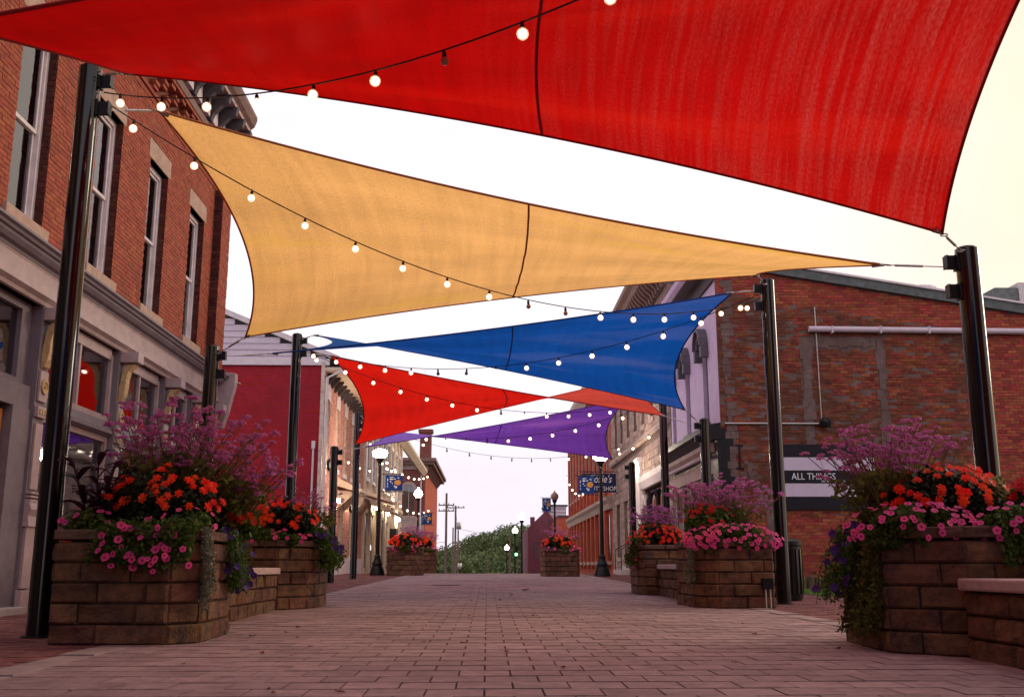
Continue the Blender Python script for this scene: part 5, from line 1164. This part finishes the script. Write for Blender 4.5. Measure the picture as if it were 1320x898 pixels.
def head_mesh(seed, n=60):
    r = np.random.RandomState(seed); mb = MB()
    for i in range(n):
        d = r.normal(size=3); d /= np.linalg.norm(d); d[2] = abs(d[2]) * .8 - .12; p = Vector(d) * r.uniform(.6, 1.0) * Vector((1, 1, 1)).length / 1.73
        p = Vector((p.x, p.y, p.z * .62)); a = Vector(r.normal(size=3)).normalized(); b_ = a.cross(Vector(d)).normalized(); s = r.uniform(.15, .27)
        mb.add([p - a * s, p - b_ * s, p + a * s, p + b_ * s], [(0, 1, 2, 3)])
    return mesh_of(mb, 'flower_head', M['f_verb'])
vh = [head_mesh(s) for s in range(4)]
def quat_to(d, spin):
    q = Vector(d).to_track_quat('Z', 'Y').to_matrix().to_4x4() @ Matrix.Rotation(spin, 4, 'Z'); return q.to_euler()
def verbena(label, base, n, aim, spread, L_, seed, hs=.028, leaves=900, grp='tall mauve verbena clumps', vr=.25):
    hs *= .95; leaves = int(leaves * 1.25); vr += .12; spread *= 1.08; r = random.Random(seed); base = Vector(base); t = thing('verbena', label, 'flowering plant', base, grp); st_ = MB(); tips = []; mids = []
    for i in range(n):
        a = r.uniform(0, 2 * math.pi); k = math.sqrt(r.random()) * spread; d = Vector((aim[0] + k * math.cos(a), aim[1] + k * math.sin(a) * .8, 1)).normalized(); l = L_ * r.uniform(1 - vr, 1.08)
        b0 = base + Vector((r.uniform(-.15, .15), r.uniform(-.15, .15), 0)); bend = Vector((d.x, d.y, 0)) * r.uniform(.0, .35) * l
        pts = [b0 + d * (l * s) + bend * s * s - Vector((0, 0, 1)) * (.10 * l * s * s * Vector((d.x, d.y, 0)).length) for s in (0, .3, .6, .85, 1.0)]
        st_.tube(pts, [.006, .0052, .0044, .0036, .003], 4, cap=False); tips.append(pts[-1]); mids += pts[0:3] + pts[1:3]
        if r.random() < .8:
            for _ in range(r.choice((1, 2, 2, 3))):
                e = pts[3] + (pts[4] - pts[3]) * r.uniform(-.4, .6); p2 = e + Vector((r.uniform(-.10, .10), r.uniform(-.08, .08), r.uniform(.03, .12))); st_.tube([e, p2], .002, 3, cap=False); tips.append(p2)
    st_.build('stems', M['stem'], t, kind='stuff')
    rs_ = np.random.RandomState(seed); mm = np.array([tuple(m_) for m_ in mids]); c_ = mm[rs_.randint(0, len(mm), leaves)] + rs_.normal(0, .04, (leaves, 3))
    V, F = clump_leaves(rs_, c_, np.full(leaves, .02), 1, .032, 1, .1); np_obj('leaves', V, F, M['g_verb'], t, 'stuff', base)
    k = 0
    for p in tips[:290]:
        s = hs * r.uniform(.65, 1.2); inst('flower_head', vh[k % 4], p, t, rot=(r.uniform(-.4, .4), r.uniform(-.4, .4), r.uniform(0, 6)), scale=(s, s, s)); k += 1
    return t
def mound(name, label, cat, c, rad, nb, bme_, bs, gm, seed, leaves=2500, lsize=.02, face=None, grp=None, top_only=True, zlo=-.2):
    """leafy mound (ellipsoid) with blossoms on its outer surface facing out"""
    c = Vector(c); r = random.Random(seed); rs_ = np.random.RandomState(seed); t = thing(name, label, cat, c, grp)
    nl = 26; d = rs_.normal(size=(nl, 3)); d /= np.linalg.norm(d, axis=1)[:, None]; cs_ = np.array(c) + d * np.array(rad) * .62; rr_ = np.full(nl, min(rad) * .62) * rs_.uniform(.7, 1.15, nl)
    V, F = clump_leaves(rs_, cs_, rr_, leaves // nl, lsize, .8, .5); np_obj('leaves', V, F, gm, t, 'stuff', c)
    for i in range(nb):
        for _ in range(40):
            v = Vector((r.gauss(0, 1), r.gauss(0, 1), r.gauss(0, 1))).normalized()
            if v.y < .25 and v.z > zlo: break
        p = c + Vector((v.x * rad[0], v.y * rad[1], v.z * rad[2])) * r.uniform(.98, 1.14)
        f = (Vector((v.x / rad[0], v.y / rad[1], v.z / rad[2])).normalized() + Vector((r.uniform(-.4, .4), -.35 + r.uniform(-.3, .3), .25))).normalized(); s = bs * r.uniform(.8, 1.15)
        inst('blossom', bme_, p, t, rot=quat_to(f, r.uniform(0, 6)), scale=(s, s, s))
    return t
def spill(name, label, cat, pts, n_leaf, nb, bme_, bs, gm, seed, width=.12, grp=None, lsize=.018, out=(0, -1, 0)):
    """trailing growth following a list of polyline strands"""
    r = random.Random(seed); rs_ = np.random.RandomState(seed); t = thing(name, label, cat, pts[0][0], grp); st_ = MB(); P = []
    for ln in pts:
        for m_ in range(5):
            o_ = Vector((r.uniform(-width, width), r.uniform(-width * .4, width * .4), r.uniform(-.03, .03))); q = [Vector(p) + o_ * (.4 + .6 * k / (len(ln) - 1)) for k, p in enumerate(ln)]; q[-1].z += r.uniform(0, .12)
            st_.tube(q, .003, 3, cap=False)
            for k in range(len(q) - 1):
                for s in range(8): P.append(tuple(q[k].lerp(q[k + 1], s / 8)))
    st_.build('stems', gm, t, kind='stuff'); P = np.array(P); c_ = P[rs_.randint(0, len(P), n_leaf)] + rs_.normal(0, width * .28, (n_leaf, 3))
    V, F = clump_leaves(rs_, c_, np.full(n_leaf, .012), 1, lsize, 1, .1); np_obj('leaves', V, F, gm, t, 'stuff', pts[0][0])
    for i in range(nb):
        p = Vector(P[r.randrange(len(P))]) + Vector((r.gauss(0, width * .35), -abs(r.gauss(0, .04)), r.gauss(0, width * .3))) + Vector(out) * .05
        f = (Vector(out) + Vector((r.uniform(-.6, .6), r.uniform(-.5, .3), r.uniform(-.1, .7)))).normalized(); s = bs * r.uniform(.8, 1.15)
        inst('blossom', bme_, p, t, rot=quat_to(f, r.uniform(0, 6)), scale=(s, s, s))
    return t
def lanceleaf(seed):
    r = random.Random(seed); mb = MB(); n = 6; L_ = 1.0; vs = []
    for k in range(n + 1):
        s = k / n; w_ = .16 * math.sin(math.pi * min(1, s * .93 + .05)) ** .8; x = L_ * s; z = .28 * math.sin(s * 2.2) - .28 * s * s; vs += [(x, -w_, z + .03), (x, 0, z - .02), (x, w_, z + .03)]
    mb.add(vs, [(k * 3 + j, k * 3 + j + 1, k * 3 + j + 4, k * 3 + j + 3) for k in range(n) for j in range(2)]); return mesh_of(mb, 'leaf', M['l_purp'], True)
lf = lanceleaf(1)
def purple_plant(label, base, n, H, seed, L_=.28):
    r = random.Random(seed); base = Vector(base); t = thing('purple_leaf_plant', label, 'foliage plant', base, 'dark purple foliage plants'); st_ = MB()
    for i in range(n):
        a = r.uniform(0, 6.28); d = Vector((.38 * math.cos(a), .3 * math.sin(a), 1)).normalized(); h_ = H * r.uniform(.6, 1.05); tip = base + d * h_; st_.tube([base + d * .02, tip], .006, 5, cap=False)
        for k in range(9):
            s = .35 + .65 * k / 8; p = base.lerp(tip, s); az = k * 2.4 + a; l = L_ * r.uniform(.7, 1.1) * (1.1 - .4 * s)
            inst('leaf', lf, p, t, rot=(r.uniform(-.2, .2), -r.uniform(.0, .7), az), scale=(l, l, l))
    st_.build('stems', M['l_purp'], t, kind='stuff'); return t
PK = 'pink petunias spilling over planter rims'; RD = 'mounds of red and orange impatiens'; VI = 'dark violet petunias trailing from planters'; SV = 'silver trailing vines'
# --- planter A (nearest left)
zA = PLN['A'][2]
verbena('tall mauve verbena sprays rising highest from the nearest left planter', (-2.72, 8.9, zA), 105, (.14, 0), .52, 1.18, 1, hs=.046, leaves=3000)
verbena('leaning verbena stems on the street side of the nearest left planter', (-2.45, 9.2, zA), 50, (.52, -.05), .35, .92, 2, hs=.043, leaves=1400)
mound('impatiens', 'orange red impatiens mound in the middle of the nearest left planter', 'flowering plant', (-2.66, 8.55, 1.10), (.44, .32, .32), 58, imp_me, .040, M['g_imp'], 3, 5200, .03, grp=RD, zlo=.0)
mound('red_geranium', 'small red geranium between the two left planters', 'flowering plant', (-2.2, 9.25, 1.02), (.16, .18, .15), 16, ger_me, .045, M['g_pet'], 4, 1500, .028)
purple_plant('dark purple lance leaved plant beside the nearest left pole', (-3.14, 8.4, zA), 7, .66, 5, .26)
purple_plant('dark purple foliage rising behind the red impatiens of the nearest left planter', (-3.0, 8.8, zA), 6, .8, 25, .26)
mound('impatiens', 'few red blossoms among the purple leaves by the nearest left pole', 'flowering plant', (-3.0, 8.45, 1.05), (.2, .2, .2), 8, imp_me, .032, M['g_imp'], 6, 1400, .028, grp=RD)
spill('petunia', 'pink petunias hanging over the front of the nearest left planter', 'flowering plant', [[(-2.9 + i * .09, 8.2, zA + .12), (-2.9 + i * .09, 8.0, zA + .10), (-2.9 + i * .09, 7.94, zA - .04 - .10 * math.exp(-((i - 4) / 3) ** 2)), (-2.9 + i * .09, 7.93, zA - .1 - .14 * math.exp(-((i - 3) / 2.2) ** 2))] for i in range(8)], 5200, 46, pet_me, .031, M['g_pet'], 7, .10, PK, .019)
mound('petunia', 'pink petunias at the left corner of the nearest left planter', 'flowering plant', (-3.12, 8.2, zA + .12), (.22, .16, .14), 13, pet_me, .030, M['g_pet'], 8, 1500, .02, grp=PK)
mound('petunia', 'low green petunia growth along the street edge of the nearest left planter', 'flowering plant', (-2.38, 8.35, zA + .14), (.2, .3, .14), 9, pet_me, .029, M['g_pet'], 9, 2400, .02, grp=PK)
spill('violet_petunia', 'dark violet petunias trailing over the street side of the nearest left planter', 'flowering plant', [[(-2.3, 8.9 + i * .09, zA + .1), (-2.18, 8.9 + i * .09, zA + .05), (-2.14, 8.9 + i * .09, zA - .2), (-2.14, 8.92 + i * .09, zA - .42)] for i in range(5)], 2600, 34, vio_me, .036, M['g_pet'], 10, .09, VI, .018, out=(.8, -.6, 0))
spill('trailing_vine', 'silvery trailing vine hanging down the corner of the nearest left planter', 'trailing plant', [[(-2.3, 8.25, zA + .12), (-2.2, 8.15 + i * .05, zA + .08), (-2.165, 8.14 + i * .05, zA - .2), (-2.16, 8.14 + i * .05, zA - .55 + .08 * i)] for i in range(3)], 1500, 0, pet_me, .03, M['silver'], 11, .035, SV, .016)
# --- planter B
zB = PLN['B'][2]
mound('impatiens', 'orange red impatiens mound on the second left planter', 'flowering plant', (-2.65, 13.6, 1.2), (.42, .35, .30), 50, imp_me, .042, M['g_imp'], 12, 4000, .032, grp=RD)
mound('red_geranium', 'large red geranium heads at the left of the second left planter', 'flowering plant', (-3.1, 13.4, 1.18), (.22, .2, .2), 18, ger_me, .05, M['g_pet'], 13, 1500, .035)
mound('petunia', 'pink petunias edging the second left planter', 'flowering plant', (-2.75, 13.25, zB + .1), (.5, .18, .13), 22, pet_me, .032, M['g_pet'], 14, 3200, .022, grp=PK)
verbena('sparse verbena sprays on the street side of the second left planter', (-2.4, 14.0, zB), 24, (.15, 0), .45, .78, 15, hs=.034, leaves=1200)
purple_plant('dark purple foliage at the back of the second left planter', (-2.7, 14.1, zB), 7, .68, 16, .26)
spill('violet_petunia', 'dark violet petunias trailing from the second left planter', 'flowering plant', [[(-2.35, 13.8, zB + .2), (-2.15, 13.6 + i * .15, zB + .15), (-2.06, 13.6 + i * .15, zB - .05), (-2.08, 13.6 + i * .15, zB - .3)] for i in range(5)], 3200, 34, vio_me, .042, M['g_pet'], 17, .12, VI, .024, out=(.7, -.7, 0))
# --- planter C
zC = PLN['C'][2]
verbena('broad mauve verbena clump over the middle right planter', (3.25, 14.3, zC), 120, (.02, 0), .72, .98, 18, hs=.044, leaves=2400)
mound('red_geranium', 'red blossoms with big green leaves in the middle right planter', 'flowering plant', (3.0, 14.0, 1.2), (.32, .28, .24), 26, ger_me, .042, M['g_pet'], 19, 2600, .04)
purple_plant('small dark purple plant in the middle right planter', (3.38, 13.9, zC), 4, .42, 20, .2)
mound('petunia', 'wide mass of pink petunias across the front of the middle right planter', 'flowering plant', (3.2, 13.55, zC + .10), (.60, .25, .20), 135, pet_me, .031, M['g_pet'], 21, 5600, .022, grp=PK, zlo=-.55)
spill('trailing_vine', 'thin silver strands hanging at the left corner of the middle right planter', 'trailing plant', [[(2.78, 13.8, zC + .12), (2.70, 13.65 + i * .06, zC + .05), (2.66, 13.65 + i * .06, zC - .25), (2.67, 13.65 + i * .06, zC - .5)] for i in range(3)], 900, 0, pet_me, .03, M['silver'], 22, .05, SV, .018)
# --- planter G
zG = PLN['G'][2]
mound('impatiens', 'bright orange red impatiens mound on the planter behind the far right seat wall', 'flowering plant', (3.05, 18.55, zG + .17), (.50, .3, .26), 90, imp_me, .037, M['g_imp'], 23, 4000, .032, grp=RD)
verbena('verbena clump over the planter behind the far right seat wall', (3.1, 19.0, zG), 66, (.0, 0), .5, .82, 24, hs=.044, leaves=1300)
spill('trailing_vine', 'green and silver trailing growth at the left end of that far right planter', 'trailing plant', [[(2.75, 18.4, zG + .2), (2.6, 18.3, zG + .15), (2.53, 18.3, zG - .1), (2.55, 18.3 + i * .1, zG - .3)] for i in range(3)], 1600, 6, pet_me, .03, M['g_verb'], 26, .1, SV, .025)
# --- planter D (nearest right)
zD = PLN['D'][2]
verbena('tall verbena sprays leaning left from the nearest right planter', (3.15, 7.9, zD), 110, (-.12, 0), .60, .92, 27, hs=.038, leaves=2200)
purple_plant('dark purple lance leaved plant beside the nearest right pole', (3.72, 8.0, zD), 8, .52, 28, .22)
mound('impatiens', 'orange red impatiens mound in the nearest right planter', 'flowering plant', (3.42, 7.6, zD + .25), (.44, .32, .29), 58, imp_me, .037, M['g_imp'], 29, 5200, .028, grp=RD, zlo=.05)
mound('red_geranium', 'red geranium head at the right edge of the view', 'flowering plant', (4.02, 7.6, zD + .33), (.12, .14, .12), 14, ger_me, .04, M['g_pet'], 30, 900, .026)
mound('variegated_plant', 'pale green variegated plant beside the red impatiens of the nearest right planter', 'foliage plant', (3.86, 7.75, zD + .30), (.16, .2, .26), 0, pet_me, .03, M['g_gold'], 31, 1600, .03)
mound('petunia', 'pink petunias at the left corner of the nearest right planter', 'flowering plant', (3.02, 7.3, zD + .08), (.43, .33, .18), 78, pet_me, .028, M['g_pet'], 32, 8000, .02, grp=PK, zlo=-.4)
mound('petunia', 'pink petunias over the rim at the right edge of the view', 'flowering plant', (3.78, 7.02, zD + .07), (.48, .23, .19), 64, pet_me, .028, M['g_pet'], 33, 8000, .02, grp=PK, zlo=-.5)
spill('petunia', 'loose pink petunia strands drooping over the blocks of the nearest right planter', 'flowering plant', [[(3.5 + i * .1, 7.0, zD + .08), (3.5 + i * .1, 6.86, zD + .04), (3.5 + i * .1, 6.83, zD - .08), (3.5 + i * .1, 6.83, zD - .2)] for i in range(6)], 2400, 8, pet_me, .03, M['g_pet'], 34, .08, PK, .019)
spill('violet_petunia', 'dark violet petunias hanging off the left side of the nearest right planter', 'flowering plant', [[(2.9, 7.9, zD + .1), (2.74, 7.7 + i * .12, zD + .08), (2.64, 7.7 + i * .12, zD - .2), (2.62, 7.7 + i * .12, zD - .45)] for i in range(4)], 1800, 26, vio_me, .036, M['g_pet'], 35, .09, VI, .018, out=(-.7, -.7, 0))
spill('trailing_vine', 'thick green vine trailing down to the paving from the nearest right planter', 'trailing plant', [[(2.95, 7.4, zD + .1), (2.80, 7.35 + i * .12, zD), (2.74, 7.35 + i * .12, zD - .4), (2.70, 7.35 + i * .12, .12)] for i in range(5)], 5200, 0, pet_me, .03, M['g_verb'], 36, .07, SV, .016)
# --- far planters
for key, nm, sd, n in (('E', 'far left planter by the bright lamp', 40, 60), ('E2', 'farthest left planter', 44, 50), ('F', 'far right planter by the lamp', 48, 34)):
    x, y, z = PLN[key]
    mound('impatiens', 'red flowers crowding the ' + nm, 'flowering plant', (x - .1, y - .35, z + .22), (.5, .35, .32), n, imp_me, .06, M['g_imp'], sd, 2200, .06, grp=RD)
    verbena('airy mauve sprays over the ' + nm, (x + .1, y, z), 50, (0, 0), .75, .85, sd + 1, hs=.045, leaves=900)
    mound('petunia', 'pale trailing edge plants on the ' + nm, 'flowering plant', (x, y - .62, z + .06), (.62, .14, .16), 12, pet_me, .05, M['g_verb'], sd + 2, 1800, .04, grp=PK, zlo=-.7)
# ================================================================== FALLEN LEAVES
def dry(seed):
    r = random.Random(seed); mb = MB(); n = 7; vs = [(0, 0, .0)]
    for k in range(n): a = 2 * math.pi * k / n; rr_ = (1 if k % 2 == 0 else .6) * r.uniform(.8, 1.1); vs.append((rr_ * math.cos(a), .6 * rr_ * math.sin(a), .35 * r.uniform(0, 1)))
    mb.add(vs, [(0, 1 + k, 1 + (k + 1) % n) for k in range(n)]); return mesh_of(mb, 'fallen_leaf', M['leafdry'])
dm = [dry(i) for i in range(4)]; rr = random.Random(8)
spots = [(.75, 20.5, .12), (-1.95, 8.9, .04), (-1.75, 9.3, .03), (-1.55, 8.7, .03), (.2, 16, .06)] + [(rr.uniform(-2.4, 3.2), rr.uniform(5, 24), rr.uniform(.018, .045)) for _ in range(45)]
for i, (x, y, s) in enumerate(spots):
    o = bpy.data.objects.new('fallen_leaf', dm[i % 4]); C.objects.link(o); o.location = (x, y, gz(y) + .004); o.scale = (s, s, s); o.rotation_euler = (rr.uniform(-.2, .2), rr.uniform(-.2, .2), rr.uniform(0, 6))
    near = y < 11; mid = 11 <= y < 17
    lab = 'large curled dry brown leaf lying alone far up the paving on the right' if i == 0 else ('small dry brown leaf on the near paving stones' if near else 'small dry brown leaf on the paving between the seat walls' if mid else 'tiny dry leaf on the paving far up the street')
    tag(o, lab, 'leaf', 'dry leaves on the near paving' if near else 'dry leaves between the seat walls' if mid else 'dry leaves far up the street')

uc = thing('utility_cover', 'flat dark iron utility cover set in the paving left of centre', 'manhole cover', (-.95, 24.5, gz(24.5)))
MB().box(-1.3, -.6, 24.2, 24.75, gz(24.5) - .02, gz(24.5) + .006).build('frame', M['blackm'], uc)
MB().box(-1.26, -.64, 24.24, 24.71, gz(24.5) + .006, gz(24.5) + .011).build('lid', M['upole'], uc)
# ================================================================== UNSEEN STREET BEHIND THE CAMERA, ADDED TO KEEP SKY LIGHT OFF THE PLANTER FRONTS
b = thing('added_left_block', 'unseen long brick block added to continue the left side of the street', 'building', (-5.7, -12, 0))
MB().box(-14, -5.7, -34, 4.9, -.6, 9.5).build('wall', M['mortarL'], b)
for i in range(12): f = MB().box(-5.7, -5.62, -32 + i * 3, -31 + i * 3, 4.7, 7.2).build('window', M['winpaint'], b); MB().box(-5.62, -5.61, -31.9 + i * 3, -31.1 + i * 3, 4.8, 7.1).build('pane', M['glassd'], f)
MB().box(-5.7, -5.4, -34, 4.85, 3.9, 4.5).build('storefront_cornice', M['store'], b)
b = thing('added_right_block', 'unseen tall brick block added on the right side of the street', 'building', (6.0, -14, 0))
MB().box(6.0, 16, -34, 2.0, -.6, 9.5).build('wall', M['brickR2'], b)
for i in range(11): f = MB().box(5.92, 6.0, -32 + i * 3, -31 + i * 3, 4.7, 7.2).build('window', M['winpaint'], b); MB().box(5.91, 5.92, -31.9 + i * 3, -31.1 + i * 3, 4.8, 7.1).build('pane', M['glassd'], f)
MB().box(5.75, 6.0, -34, 1.95, 3.9, 4.5).build('storefront_cornice', M['cornice_d'], b)
PT['LA'] = Vector((-3.95, -3.0, 5.1)); PT['RA'] = Vector((4.05, -3.0, 3.5)); PT['LB'] = Vector((-3.95, -9.0, 3.5)); PT['RB'] = Vector((4.05, -9.0, 5.1))
for k, lab in (('LA', 'added tall sail pole unseen behind the camera on the left'), ('RA', 'added short sail pole unseen behind the camera on the right'), ('LB', 'added short sail pole unseen farther behind the camera on the left'), ('RB', 'added tall sail pole unseen farther behind the camera on the right')): pole(PT[k].x, PT[k].y, PT[k].z, lab, 0 if k[0] == 'L' else math.pi)
sail('shade_sail', 'unseen blue sail added over the street behind the camera', M['s_blue'], M['hem_b'], [(-3.4, -2.5, 5.0), (3.5, -2.5, 3.5), (3.5, 2.4, 5.0), (-3.4, 2.4, 3.5)], [('LA', .1), ('RA', .1), ('R0', .3), ('L0', .2)], 7)
sail('shade_sail', 'unseen purple sail added over the street farther behind the camera', M['s_purp'], M['hem_p'], [(-3.4, -8.5, 3.5), (3.5, -8.5, 5.0), (3.5, -3.6, 3.5), (-3.4, -3.6, 5.0)], [('LB', .1), ('RB', .1), ('RA', .3), ('LA', .2)], 8)
